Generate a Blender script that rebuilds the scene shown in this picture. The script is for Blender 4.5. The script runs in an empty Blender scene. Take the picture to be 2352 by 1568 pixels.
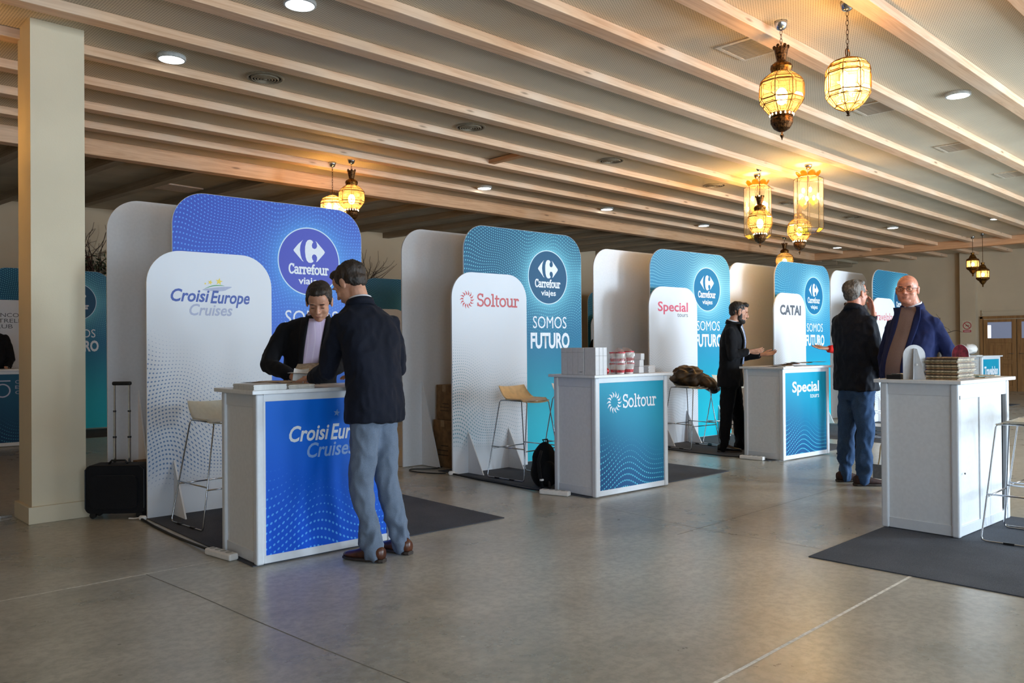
import bpy, bmesh, math, random
from mathutils import Vector, Matrix, noise
from mathutils.geometry import tessellate_polygon
pi=math.pi; sin=math.sin; cos=math.cos
C=bpy.context.scene; COL=C.collection
random.seed(7)
# ---------------- camera, exposure, daylight ----------------
cam_d=bpy.data.cameras.new('camera'); cam=bpy.data.objects.new('camera',cam_d); COL.objects.link(cam); C.camera=cam
cam_d.sensor_width=36; cam_d.lens=28.647; cam_d.clip_end=100
CR=Vector((0.7213966,-0.6924782,-0.0077997)); CD=Vector((-0.0009869,0.0102348,-0.9999471)); CF=Vector((0.6925215,0.7213662,0.0066999))
m=Matrix(((CR.x,-CD.x,-CF.x,0),(CR.y,-CD.y,-CF.y,0),(CR.z,-CD.z,-CF.z,1.2723),(0,0,0,1))); cam.matrix_world=m
vs=C.view_settings; vs.view_transform='Standard'; vs.look='None'; vs.exposure=0.22; vs.gamma=1; vs.use_curve_mapping=False
W=bpy.data.worlds.new('sky'); C.world=W; W.use_nodes=True
bg=W.node_tree.nodes['Background']; bg.inputs[0].default_value=(.62,.80,1,1); bg.inputs[1].default_value=3.0
DAY=(.70,.86,1.0)
def area(name,loc,rot,sx,sy,power,col):
    l=bpy.data.lights.new(name,'AREA'); l.shape='RECTANGLE'; l.size=sx; l.size_y=sy; l.energy=power; l.color=col
    o=bpy.data.objects.new(name,l); COL.objects.link(o); o.location=loc; o.rotation_euler=rot; return o
WINX=[-1.6,1.6,4.8,8.0,11.2,14.4,17.6]; WINW=[2.0]*7; WALLY=-4.0
WPOW=[120,40,70,150,820,240,160]
for i,(x,p) in enumerate(zip(WINX,WPOW)):
    area('daylight_window_light',(x,WALLY-.32,1.75),(pi/2+0.0,0,0),1.9,2.6,p,DAY)
# ---------------- helpers ----------------
class MB:
    def __init__(s): s.v=[];s.f=[];s.m=[]
    def add(s,v,f,mi=0):
        n=len(s.v); s.v+= [tuple(p) for p in v]; s.f+=[tuple(i+n for i in q) for q in f]; s.m+=[mi]*len(f); return s
    def box(s,x0,x1,y0,y1,z0,z1,mi=0,M=None):
        v=[Vector(p) for p in ((x0,y0,z0),(x1,y0,z0),(x1,y1,z0),(x0,y1,z0),(x0,y0,z1),(x1,y0,z1),(x1,y1,z1),(x0,y1,z1))]
        if M: v=[M@p for p in v]
        return s.add(v,[(0,3,2,1),(4,5,6,7),(0,1,5,4),(1,2,6,5),(2,3,7,6),(3,0,4,7)],mi)
    def poly(s,pts,y0,y1,mi=0):   # polygon in x,z extruded along y
        n=len(pts); tri=tessellate_polygon([[Vector((p[0],p[1],0)) for p in pts]])
        v=[(p[0],y0,p[1]) for p in pts]+[(p[0],y1,p[1]) for p in pts]
        a=sum(pts[i][0]*pts[(i+1)%n][1]-pts[(i+1)%n][0]*pts[i][1] for i in range(n))
        f=[]
        for t in tri:
            c=(pts[t[1]][0]-pts[t[0]][0])*(pts[t[2]][1]-pts[t[0]][1])-(pts[t[1]][1]-pts[t[0]][1])*(pts[t[2]][0]-pts[t[0]][0])
            t=tuple(t) if c>0 else tuple(reversed(t))
            f.append(t); f.append(tuple(i+n for i in reversed(t)))
        for i in range(n):
            j=(i+1)%n; q=(i,i+n,j+n,j); f.append(q if a>0 else tuple(reversed(q)))
        return s.add(v,f,mi)
    def tube(s,pts,r,n=8,mi=0,closed=False,cap=True):
        pts=[Vector(p) for p in pts]; L=len(pts); rr=r if isinstance(r,(list,tuple)) else [r]*L
        v=[];prev=None
        for i,p in enumerate(pts):
            a=pts[(i-1)%L] if (closed or i>0) else p; b=pts[(i+1)%L] if (closed or i<L-1) else p
            t=(b-a); t=t.normalized() if t.length>1e-9 else Vector((0,0,1))
            if prev is None:
                u=t.orthogonal().normalized()
            else:
                u=prev-t*prev.dot(t)
                u=u.normalized() if u.length>1e-6 else t.orthogonal().normalized()
            prev=u; w=t.cross(u)
            for k in range(n):
                q=2*pi*k/n; v.append(p+(u*cos(q)+w*sin(q))*rr[i])
        f=[]
        for i in range(L if closed else L-1):
            a=i*n; b=((i+1)%L)*n
            for k in range(n): f.append((a+k,a+(k+1)%n,b+(k+1)%n,b+k))
        if cap and not closed:
            f.append(tuple(reversed(range(n)))); f.append(tuple(range((L-1)*n,L*n)))
        return s.add(v,f,mi)
    def lathe(s,prof,n=24,mi=0,c=(0,0,0),rot=0,cap=True):
        v=[];L=len(prof)
        for r,z in prof:
            for k in range(n):
                q=2*pi*k/n+rot; v.append((c[0]+r*cos(q),c[1]+r*sin(q),c[2]+z))
        f=[]
        for i in range(L-1):
            for k in range(n): f.append((i*n+k,i*n+(k+1)%n,(i+1)*n+(k+1)%n,(i+1)*n+k))
        if cap: f.append(tuple(reversed(range(n)))); f.append(tuple(range((L-1)*n,L*n)))
        return s.add(v,f,mi)
    def ell(s,c,r,R=None,nu=16,nv=10,mi=0):
        c=Vector(c); v=[]
        for j in range(1,nv):
            b=pi*j/nv
            for i in range(nu):
                a=2*pi*i/nu; p=Vector((r[0]*sin(b)*cos(a),r[1]*sin(b)*sin(a),-r[2]*cos(b)))
                v.append(c+(R@p if R else p))
        lo=Vector((0,0,-r[2])); hi=Vector((0,0,r[2])); v.append(c+(R@lo if R else lo)); v.append(c+(R@hi if R else hi))
        f=[];S=(nv-1)*nu
        for j in range(nv-2):
            for i in range(nu): f.append((j*nu+i,j*nu+(i+1)%nu,(j+1)*nu+(i+1)%nu,(j+1)*nu+i))
        for i in range(nu): f.append((S,(i+1)%nu,i)); f.append((S+1,(nv-2)*nu+i,(nv-2)*nu+(i+1)%nu))
        return s.add(v,f,mi)
    def loft(s,rings,n=20,mi=0,pw=1.0):   # rings: (centre, sidevec*a, othervec*b)
        v=[]
        for c,a,b in rings:
            c=Vector(c)
            for k in range(n):
                q=2*pi*k/n; ca,sa=cos(q),sin(q)
                if pw!=1: ca=math.copysign(abs(ca)**pw,ca); sa=math.copysign(abs(sa)**pw,sa)
                v.append(c+a*ca+b*sa)
        f=[];L=len(rings)
        for i in range(L-1):
            for k in range(n): f.append((i*n+k,i*n+(k+1)%n,(i+1)*n+(k+1)%n,(i+1)*n+k))
        f.append(tuple(reversed(range(n)))); f.append(tuple(range((L-1)*n,L*n)))
        return s.add(v,f,mi)
    def build(s,name,mat,parent=None,smooth=False,bevel=0,seg=2,me=None):
        if me is None:
            me=bpy.data.meshes.new(name); me.from_pydata(s.v,[],s.f); me.update()
            mats=mat if isinstance(mat,(list,tuple)) else [mat]
            for q in mats: me.materials.append(q)
            if len(mats)>1: me.polygons.foreach_set('material_index',s.m)
            if smooth: me.polygons.foreach_set('use_smooth',[True]*len(me.polygons))
        o=bpy.data.objects.new(name,me); COL.objects.link(o)
        if parent: o.parent=parent
        if bevel:
            b=o.modifiers.new('bevel','BEVEL'); b.width=bevel; b.segments=seg; b.limit_method='ANGLE'; b.angle_limit=.6
        return o
def empty(name,loc=(0,0,0),rz=0):
    o=bpy.data.objects.new(name,None); COL.objects.link(o); o.location=loc; o.rotation_euler=(0,0,rz); o.empty_display_size=.1; return o
def tag(o,label,cat,group=None,kind=None):
    if label: o['label']=label
    if cat: o['category']=cat
    if group: o['group']=group
    if kind: o['kind']=kind
    return o
def place(o,loc,rz=0): o.location=loc; o.rotation_euler=(0,0,rz); return o
def struct(o): o['kind']='structure'; return o
def copy_tree(o,parent=None):
    c=o.copy(); COL.objects.link(c)
    if parent: c.parent=parent
    for ch in list(o.children): copy_tree(ch,c)
    return c
def arc(cx,cz,r,a0,a1,n=10): return [(cx+r*cos(a0+(a1-a0)*i/n),cz+r*sin(a0+(a1-a0)*i/n)) for i in range(n+1)]
# ---------------- materials ----------------
def srgb(r,g,b):
    f=lambda c:(c/255/12.92 if c/255<=.04045 else ((c/255+.055)/1.055)**2.4)
    return (f(r),f(g),f(b),1)
class X:
    """node expression"""
    def __init__(s,nt,sock): s.nt=nt; s.s=sock
    @staticmethod
    def mk(nt,op,*a):
        n=nt.nodes.new('ShaderNodeMath'); n.operation=op
        for i,q in enumerate(a):
            if isinstance(q,X): nt.links.new(q.s,n.inputs[i])
            else: n.inputs[i].default_value=q
        return X(nt,n.outputs[0])
    def __add__(s,o): return X.mk(s.nt,'ADD',s,o)
    __radd__=__add__
    def __sub__(s,o): return X.mk(s.nt,'SUBTRACT',s,o)
    def __rsub__(s,o): return X.mk(s.nt,'SUBTRACT',o,s)
    def __mul__(s,o): return X.mk(s.nt,'MULTIPLY',s,o)
    __rmul__=__mul__
    def __truediv__(s,o): return X.mk(s.nt,'DIVIDE',s,o)
    def __pow__(s,o): return X.mk(s.nt,'POWER',s,o)
    def sin(s): return X.mk(s.nt,'SINE',s)
    def fract(s): return X.mk(s.nt,'FRACT',s)
    def sqrt(s): return X.mk(s.nt,'SQRT',s)
    def exp(s): return X.mk(s.nt,'EXPONENT',s)
    def abs(s): return X.mk(s.nt,'ABSOLUTE',s)
    def max(s,o): return X.mk(s.nt,'MAXIMUM',s,o)
    def min(s,o): return X.mk(s.nt,'MINIMUM',s,o)
    def lt(s,o): return X.mk(s.nt,'LESS_THAN',s,o)
    def step(s,a,b,lo=0.,hi=1.):
        n=s.nt.nodes.new('ShaderNodeMapRange'); n.interpolation_type='SMOOTHSTEP'; s.nt.links.new(s.s,n.inputs[0])
        for i,q in zip((1,2,3,4),(a,b,lo,hi)):
            if isinstance(q,X): s.nt.links.new(q.s,n.inputs[i])
            else: n.inputs[i].default_value=q
        return X(s.nt,n.outputs[0])
def mix(nt,f,a,b):
    n=nt.nodes.new('ShaderNodeMix'); n.data_type='RGBA'
    for sk,q in ((n.inputs[0],f),(n.inputs[6],a),(n.inputs[7],b)):
        if isinstance(q,X): nt.links.new(q.s,sk)
        elif hasattr(q,'is_output'): nt.links.new(q,sk)
        else: sk.default_value=q
    return n.outputs[2]
MATS={}
def newmat(name,col=(.5,.5,.5,1),rough=.5,metal=0,**kw):
    m=bpy.data.materials.new(name); m.use_nodes=True; nt=m.node_tree; b=nt.nodes['Principled BSDF']
    b.inputs['Base Color'].default_value=col; b.inputs['Roughness'].default_value=rough; b.inputs['Metallic'].default_value=metal
    for k,v in kw.items(): b.inputs[k].default_value=v
    return m,nt,b
def coords(nt,kind='Object'):
    t=nt.nodes.new('ShaderNodeTexCoord'); s=nt.nodes.new('ShaderNodeSeparateXYZ'); nt.links.new(t.outputs[kind],s.inputs[0])
    return t.outputs[kind],X(nt,s.outputs[0]),X(nt,s.outputs[1]),X(nt,s.outputs[2])
def noisen(nt,co,scale,detail=3,rough=.5,vec=None,dist=0):
    n=nt.nodes.new('ShaderNodeTexNoise'); n.inputs['Scale'].default_value=scale; n.inputs['Detail'].default_value=detail; n.inputs['Roughness'].default_value=rough; n.inputs['Distortion'].default_value=dist
    if vec:
        mp=nt.nodes.new('ShaderNodeMapping'); mp.inputs['Scale'].default_value=vec; nt.links.new(co,mp.inputs[0]); co=mp.outputs[0]
    nt.links.new(co,n.inputs[0]); return X(nt,n.outputs[0])
def bump(nt,b,h,strength=.3,dist=.01):
    n=nt.nodes.new('ShaderNodeBump'); n.inputs['Strength'].default_value=strength; n.inputs['Distance'].default_value=dist
    nt.links.new(h.s,n.inputs['Height']); nt.links.new(n.outputs[0],b.inputs['Normal'])
def simple(name,rgb,rough=.5,metal=0,nz=.06,scale=40,bmp=0,**kw):
    if name in MATS: return MATS[name]
    c=srgb(*rgb); m,nt,b=newmat(name,c,rough,metal,**kw)
    co,x,y,z=coords(nt); n=noisen(nt,co,scale,3)
    d=tuple(q*(1-nz*2) for q in c[:3])+(1,); e=tuple(min(1,q*(1+nz*1.5)) for q in c[:3])+(1,)
    nt.links.new(mix(nt,n.step(.3,.7),d,e),b.inputs['Base Color'])
    if bmp: bump(nt,b,n,bmp,.004)
    MATS[name]=m; return m
def fabric(name,rgb,scale=260,nz=.25,rough=.85,lines=None,bmp=.25):
    if name in MATS: return MATS[name]
    c=srgb(*rgb); m,nt,b=newmat(name,c,rough); b.inputs['Sheen Weight'].default_value=.03
    b.inputs['Specular IOR Level'].default_value=.2
    co,x,y,z=coords(nt); n=noisen(nt,co,scale,2); n2=noisen(nt,co,5,3)
    d=tuple(q*(1-nz) for q in c[:3])+(1,); e=tuple(min(1,q*(1+nz)+.001) for q in c[:3])+(1,)
    colr=mix(nt,(n*.6+n2*.4).step(.3,.7),d,e)
    if lines:
        w=(x*lines[0]).sin().step(.75,.95); colr=mix(nt,w*.6,colr,srgb(*lines[1]))
    nt.links.new(colr,b.inputs['Base Color']); bump(nt,b,n2*2+n*.3,bmp,.012); MATS[name]=m; return m
white=simple('white_laminate',(225,227,230),.35,nz=.015)
alu=simple('white_aluminium',(216,219,224),.3,nz=.01)
foam=simple('white_foam_board',(226,226,228),.6,nz=.012)
chrome=simple('chrome_wire',(190,192,196),.18,1,nz=.02)
brass=simple('aged_brass',(120,84,40),.42,1,nz=.35,scale=60,bmp=.4)
darkbrass=simple('dark_pierced_brass',(92,62,34),.5,.9,nz=.4,scale=70,bmp=.4)
lead=simple('brass_came',(128,92,40),.4,.9,nz=.2)
black=simple('black_plastic',(14,14,16),.45,nz=.1)
blackfab=fabric('black_nylon',(10,10,13))
cardboard=simple('brown_cardboard',(128,96,62),.85,nz=.12,scale=14)
paper=simple('white_paper',(222,222,220),.7,nz=.03)
kraft=simple('beige_paper',(176,158,132),.75,nz=.12)
def plaster(name,rgb,nz=.05):
    c=srgb(*rgb); m,nt,b=newmat(name,c,.85); co,x,y,z=coords(nt)
    n=noisen(nt,co,1.3,4); n2=noisen(nt,co,90,3)
    nt.links.new(mix(nt,n.step(.3,.7),tuple(q*(1-nz) for q in c[:3])+(1,),tuple(q*(1+nz) for q in c[:3])+(1,)),b.inputs['Base Color'])
    bump(nt,b,n2,.15,.003); return m
wallm=plaster('beige_plaster',(190,172,146))
colm=plaster('cream_column_paint',(216,203,176))
# perforated ceiling sheet
def ceilmat():
    c=srgb(206,190,164); m,nt,b=newmat('perforated_ceiling',c,.9); co,x,y,z=coords(nt)
    s=.019; fx=(x/s).fract()-.5; fy=((y/s)+((x/s)-(x/s).fract())*.5).fract()-.5
    d=(fx*fx+fy*fy).sqrt(); hole=1-d.step(.22,.34)
    n=noisen(nt,co,.8,3)
    base=mix(nt,n.step(.3,.7),srgb(202,186,162),srgb(218,203,178))
    nt.links.new(mix(nt,hole*.66,base,srgb(112,100,84)),b.inputs['Base Color']); return m
ceilm=ceilmat()
backceil=simple('back_ceiling_paint',(172,160,138),.9,nz=.06,scale=2)
def wood(name,a,b_,axis='X',rough=.6,wash=.35):
    m,nt,b=newmat(name,srgb(*a),rough); co,x,y,z=coords(nt)
    sc={'X':(.6,14,14),'Y':(14,.6,14),'Z':(14,14,.6)}[axis]
    n=noisen(nt,co,2.2,5,.6,sc,dist=1.2); n2=noisen(nt,co,1.0,2)
    kn=nt.nodes.new('ShaderNodeTexVoronoi'); kn.inputs['Scale'].default_value=1.0
    mp=nt.nodes.new('ShaderNodeMapping'); mp.inputs['Scale'].default_value={'X':(1.4,7,7),'Y':(7,1.4,7),'Z':(7,7,1.4)}[axis]; nt.links.new(co,mp.inputs[0]); nt.links.new(mp.outputs[0],kn.inputs[0])
    k=1-X(nt,kn.outputs[0]).step(.03,.12)
    c1=mix(nt,n.step(.35,.72),srgb(*a),srgb(*b_))
    c1=mix(nt,n2.step(.45,.7)*wash,c1,srgb(214,196,176))
    c1=mix(nt,k*.75,c1,srgb(110,78,52))
    nt.links.new(c1,b.inputs['Base Color']); bump(nt,b,n,.25,.004); return m
beamw=wood('washed_pine_beam',(224,188,154),(202,160,126),'X',wash=.45)
beamy=wood('washed_pine_cross_beam',(204,158,118),(180,132,92),'Y')
bigw=wood('pine_main_beam',(212,170,132),(188,144,106),'X')
raft=wood('dark_rafter',(150,132,108),(124,108,86),'Y',wash=.1)
doorw=wood('oak_door',(150,108,62),(120,82,44),'Z',wash=.05)
def floormat():
    m,nt,b=newmat('polished_concrete',srgb(150,146,138),.3); co,x,y,z=coords(nt,'Object')
    n=noisen(nt,co,.55,4,.55); n2=noisen(nt,co,2.6,5,.6); n3=noisen(nt,co,22,5,.7)
    n4=noisen(nt,co,1.3,5,.6,(1.,3.,1.))
    c=mix(nt,n.step(.3,.7),srgb(160,157,146),srgb(186,181,167))
    c=mix(nt,n2.step(.35,.72)*.5,c,srgb(204,199,186))
    c=mix(nt,n4.step(.35,.85)*.35,c,srgb(134,126,112))
    c=mix(nt,(1-n3.step(.36,.62))*.42,c,srgb(122,118,108))
    nt.links.new(c,b.inputs['Base Color'])
    r=n2*.05+n*.08+.22; nt.links.new(r.s,b.inputs['Roughness'])
    b.inputs['Specular IOR Level'].default_value=.5
    return m
floorm=floormat()
def carpetmat():
    m,nt,b=newmat('charcoal_carpet',srgb(48,52,60),.95); co,x,y,z=coords(nt)
    n=noisen(nt,co,420,2); n2=noisen(nt,co,3,3)
    c=mix(nt,(n*.75+n2*.25).step(.3,.7),srgb(44,47,54),srgb(86,90,100)); nt.links.new(c,b.inputs['Base Color']); bump(nt,b,n,.6,.004); return m
carpetm=carpetmat()
# printed dot-wave sheets
def dots(nt,x,z,sx=.028,sz=.034,ph=0.,rad=.26):
    w=z+.085*((x*5.3+1.1+ph+z*1.1).sin())+.045*((x*10.1-z*3.3+ph*2.3).sin())+.05*((x*2.4+z*2.1-ph).sin())
    v=w/sz; u=(x+.03*((z*7+ph).sin()))/sx
    fv=v.fract()-.5; fu=u.fract()-.5
    return (((fu*(sx/sz))*(fu*(sx/sz))+fv*fv).sqrt(),rad)
def colour_print(name,top,mid,bot,dot,disc,glow):
    m,nt,b=newmat(name,srgb(*mid),.5); b.inputs['Specular IOR Level'].default_value=.3; co,x,y,z=coords(nt)
    base=mix(nt,z.step(.1,1.5),srgb(*bot),srgb(*mid)); base=mix(nt,z.step(1.5,2.4),base,srgb(*top))
    dx=x-1.21; dz=z-2.05; d=(dx*dx+dz*dz).sqrt()
    g=((d-.3)*-9.).exp().min(1.)
    base=mix(nt,g*.62,base,srgb(*glow))
    ex=x-1.78; ez=z-2.08; e=(ex*ex+ez*ez*1.4).sqrt(); base=mix(nt,(e*-7.).exp()*.5,base,srgb(*glow))
    dd,r=dots(nt,x,z); fade=z.step(1.0,1.75)
    mk=1-dd.step(fade*.12+.02,fade*.17+.05); mk=mk*fade
    base=mix(nt,mk*.9,base,srgb(*dot))
    base=mix(nt,d.lt(.306),base,srgb(*disc)); base=mix(nt,d.lt(.306)*(1-d.lt(.296)),base,srgb(205,228,240))
    nt.links.new(base,b.inputs['Base Color']); return m
teal_print=colour_print('teal_wave_print',(4,84,118),(10,104,142),(0,178,196),(110,200,215),(6,80,118),(120,205,225))
teal_print2=colour_print('hazed_teal_wave_print',(54,128,164),(34,140,182),(0,190,210),(140,212,226),(26,116,160),(150,220,235))  # teal print with haze painted into its duller, paler top colour
blue_print=colour_print('blue_wave_print',(58,86,188),(66,110,208),(42,120,226),(96,160,236),(74,84,186),(86,170,238))
def logo_print(name,dot,ph=0.):
    m,nt,b=newmat(name,srgb(224,226,232),.45); co,x,y,z=coords(nt)
    dd,r=dots(nt,x,z,.026,.036,ph+2.1); fade=(z+(x-.5)*.35).step(1.45,.9)*z.step(.12,.4)
    pat=(((x*3.1+z*2.2+ph).sin()+1)*.35+.3).min(1.)
    mk=(1-dd.step(fade*pat*.18+.01,fade*pat*.20+.05))*fade
    base=mix(nt,z.step(.8,.25)*z.step(.05,.4)*(1-x.step(.0,.7))*.25,srgb(222,225,231),srgb(*dot))
    base=mix(nt,mk*.85,base,srgb(*dot)); nt.links.new(base,b.inputs['Base Color']); return m
logo_blue=logo_print('white_print_blue_dots',(62,112,168))
logo_teal=logo_print('white_print_teal_dots',(40,128,150),.5)
logo_grey=logo_print('white_print_grey_dots',(116,128,140),1.3)
def counter_print(name,tr,bl,dot,ph=0.):
    m,nt,b=newmat(name,srgb(*tr),.45); b.inputs['Specular IOR Level'].default_value=.25; co,x,y,z=coords(nt)
    base=mix(nt,(z+x*.35).step(.15,1.1),srgb(*bl),srgb(*tr))
    dd,r=dots(nt,x,z*1.0,.026,.05,ph+.7); fade=(z+(x-.4)*.25).step(.62,.15)
    mk=(1-dd.step(fade*.105+.01,fade*.13+.04))*fade
    base=mix(nt,mk*.9,base,srgb(*dot)); nt.links.new(base,b.inputs['Base Color']); return m
cp_blue=counter_print('blue_counter_print',(0,108,222),(2,84,214),(92,178,250))
cp_teal=counter_print('teal_counter_print',(0,150,182),(0,74,126),(90,205,225))
cp_dark=counter_print('dark_teal_counter_print',(10,84,118),(4,56,92),(60,140,170))
carm=colm
# ---------------- the room ----------------
ZC=3.73
struct(MB().box(-5,24.6,-4.4,16,-.2,0).build('floor',floorm)); floor=bpy.data.objects['floor']
jm=simple('pale_joint_filler',(226,224,216),.7,nz=.1); jd=simple('dark_saw_cut',(118,114,105),.8)
for pts,r,mt in (([(-4,1.70),(0.5,1.70),(2.9,1.70),(4.7,1.72),(6,1.73)],.008,jm),([(-4,4.86),(.8,4.81),(2.1,4.78)],.006,jm),([(4.6,3.2),(9,3.25),(13,3.3)],.0022,jd)):
    mb=MB()
    for (a,b_) in zip(pts,pts[1:]):
        mb.add([(a[0],a[1]-r,.0006),(b_[0],b_[1]-r,.0006),(b_[0],b_[1]+r,.0006),(a[0],a[1]+r,.0006)],[(0,1,2,3)])
    mb.build('joint_line',mt,floor)
for pts,r,mt in (([(1.70,4.78),(1.745,4.2),(1.77,3.7),(1.81,3.1),(1.87,2.4),(1.9,1.2),(1.93,-2)],.003,jd),([(4.9,-2),(4.93,1.7),(4.86,3.2),(5.0,4.3)],.002,jd)):
    mb=MB()
    for (a,b_) in zip(pts,pts[1:]):
        mb.add([(a[0]-r,a[1],.0006),(a[0]+r,a[1],.0006),(b_[0]+r,b_[1],.0006),(b_[0]-r,b_[1],.0006)],[(0,1,2,3)])
    mb.build('joint_line',mt,floor)
ceil=struct(MB().box(-5,24.6,-4.4,10.35,ZC,ZC+.15).build('ceiling',ceilm))
BY=[4.70+.79*k for k in range(-10,7)]; BY[-1]=9.40; BY[-2]=8.66
bm=None
for y in BY:
    if bm is None:
        o=MB().box(-5,24.2,0,.14,-.078,0).build('beam',beamw,ceil,bevel=.006); bm=o.data
    else:
        o=MB().build('beam',beamw,ceil,me=bm); q=o.modifiers.new('bevel','BEVEL'); q.width=.006; q.segments=2
    o.location=(random.uniform(-.5,0)*0,y,ZC-.001)
MB().box(-5,21.1,10.17,10.33,3.54,ZC).build('main_beam',bigw,ceil,bevel=.008)
MB().box(21.1,21.32,-4.4,10.5,3.54,ZC-.002).build('cross_beam',beamy,ceil,bevel=.008)
MB().box(0,.1,0,.64,-.05,0).build('nogging',beamy,ceil,bevel=.004).location=(7.15,7.25,ZC-.01)
bc=struct(MB().box(-5,24.6,10.33,16.6,3.66,3.9).build('ceiling_back',backceil))
rm=MB().box(0,.13,0,5.4,-.11,0)
ro=None
for k in range(30):
    if ro is None: ro=rm.build('rafter',raft,bc,bevel=.006); o=ro
    else: o=MB().build('rafter',raft,bc,me=ro.data)
    o.location=(-4.4+k*.97,10.34,3.662); o.rotation_euler=(0,0,.10)
ht=tag(MB().box(-.3,.3,-.22,.22,-.02,0).build('ceiling_hatch',simple('pinkish_panel',(196,176,160),.6),bevel=.004),'flat pinkish access hatch set in the dark back ceiling','hatch'); place(ht,(4.75,12.05,3.66),.1)
# walls
bw=MB(); bw.box(0,31,0,.2,0,3.75); o=struct(bw.build('wall_back',wallm)); place(o,(-5.6,16.02,0),-.128)
struct(MB().box(-5.2,-5,-4.4,16,0,3.9).build('wall_left',wallm))
rw=struct(MB().box(24.2,24.5,-4.4,16,0,3.75).build('wall_right',wallm))
struct(MB().box(24.0,24.2,7.12,7.5,0,3.72).build('trim_1',wallm)); 
struct(MB().box(24.17,24.2,7.5,12.5,0,.1).build('baseboard_right',wallm))
# front wall with window openings
fw=MB(); xs=[-5.2]
for x,w in zip(WINX,WINW): xs+=[x-w/2,x+w/2]
xs.append(24.4)
for i in range(0,len(xs),2): fw.box(xs[i],xs[i+1],WALLY-.25,WALLY,0,3.75)
for x,w in zip(WINX,WINW):
    fw.box(x-w/2,x+w/2,WALLY-.25,WALLY,0,.4); fw.box(x-w/2,x+w/2,WALLY-.25,WALLY,3.05,3.75)
struct(fw.build('wall_front',wallm))
wf=simple('white_window_frame',(220,220,215),.4); 
for i,(x,w) in enumerate(zip(WINX,WINW)):
    mb=MB(); h=w/2
    for a,b_ in ((-h,-h+.06),(h-.06,h),(-.03,.03)): mb.box(x+a,x+b_,WALLY-.16,WALLY-.1,.4,3.05)
    mb.box(x-h,x+h,WALLY-.16,WALLY-.1,.4,.46); mb.box(x-h,x+h,WALLY-.16,WALLY-.1,2.99,3.05); mb.box(x-h,x+h,WALLY-.16,WALLY-.1,2.2,2.26)
    struct(mb.build('window_%d'%(i+1),wf))
# column with plinth
cl=tag(MB().box(1.60,1.968,6.775,7.13,0.12,ZC).build('column',colm),'tall square cream column left of the blue booth','column',kind='structure')
MB().box(1.572,1.995,6.745,7.16,0,.125).build('plinth',colm,cl,bevel=.004)
# door in the right wall
dr=MB(); dr.box(-.06,0,-.80,.80,0,1.93); 
door=struct(empty('door_1',(24.2,6.2,0)))
fr=MB(); fr.box(-.05,0,.79,.86,0,1.98); fr.box(-.05,0,-.86,-.79,0,1.98); fr.box(-.05,0,-.86,.86,1.92,1.99); fr.build('door_frame',doorw,door,bevel=.004)
gl,nt,b=newmat('frosted_bluish_glass',srgb(150,158,178),.12); b.inputs['Emission Color'].default_value=srgb(120,130,165); b.inputs['Emission Strength'].default_value=.25; b.inputs['Specular IOR Level'].default_value=.8
brt,nt,b=newmat('daylight_seen_through_glass',(1,1,1,1),.3); b.inputs['Emission Color'].default_value=(1,1,1,1); b.inputs['Emission Strength'].default_value=1.0
for s in (1,-1):
    lf=MB(); y0,y1=(.012,.78) if s>0 else (-.78,-.012)
    lf.box(-.045,-.01,y0,y0+.1,0.01,1.9); lf.box(-.045,-.01,y1-.1,y1,.01,1.9)
    for z0,z1 in ((.01,.16),(.72,.84),(1.28,1.40),(1.83,1.9)): lf.box(-.044,-.011,y0+.1,y1-.1,z0,z1)
    lo=lf.build('door_leaf',doorw,door,bevel=.004)
    for z0,z1 in ((.16,.72),(.84,1.28)):
        MB().box(-.03,-.015,y0+.1,y1-.1,z0,z1).box(-.036,-.015,y0+.15,y1-.15,z0+.06,z1-.06).build('door_panel',doorw,lo,bevel=.003)
    MB().box(-.03,-.02,y0+.1,y1-.1,1.40,1.83).build('pane',gl,lo)
    MB().tube([(-.05,y0+.06 if s>0 else y1-.06,1.0),(-.09,y0+.06 if s>0 else y1-.06,1.0),(-.09,(y0+.15) if s>0 else y1-.15,1.0)],.009).build('door_handle',chrome,lo)
MB().box(-.034,-.029,.60,.68,1.41,1.75).build('light_gap',brt,door)
tr=tag(MB().box(24.15,24.2,-1,7.0,2.12,2.15).build('cable_duct',wallm,bevel=.003),'long thin beige cable duct above the oak doors','duct'); MB().box(24.16,24.2,-1,7.0,2.03,2.055).box(24.16,24.2,6.99,7.02,.9,2.15).build('duct_branch',wallm,tr)
# no smoking sign
red=simple('red_sign_print',(176,52,58),.5,nz=.03); 
sg=empty('no_smoking_sign',(23.998,7.325,1.75)); tag(sg,'red and white no smoking sign on the pilaster left of the doors','sign')
def disc(mb,r0,r1,n=28,cy=0,cz=0):
    v=[];f=[]
    for k in range(n):
        a=2*pi*k/n; v+=[(0,cy+r0*cos(a),cz+r0*sin(a)),(0,cy+r1*cos(a),cz+r1*sin(a))]
    for k in range(n):
        a=2*k;b_=2*((k+1)%n); f.append((a,b_,b_+1,a+1))
    return mb.add(v,f)
MB().box(-.002,0,-.11,.11,-.2,.13).build('sign_plate',simple('sign_plate_paint',(196,184,160),.5),sg)
mb=MB(); disc(mb,.085,.105); Q=Matrix.Rotation(pi/4,4,'X'); mb.box(-.001,0,-.1,.1,-.008,.008,M=Q); mb.box(-.001,0,-.05,.04,-.01,.008); mb.box(-.001,0,-.10,.10,-.18,-.118)
o=mb.build('sign_print',red,sg); o.location=(-.004,0,0)
o=MB().box(-.0005,0,-.08,.08,-.142,-.136).box(-.0005,0,-.07,.07,-.16,-.154).build('lettering',paper,sg); o.location=(-.006,0,0)
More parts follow.
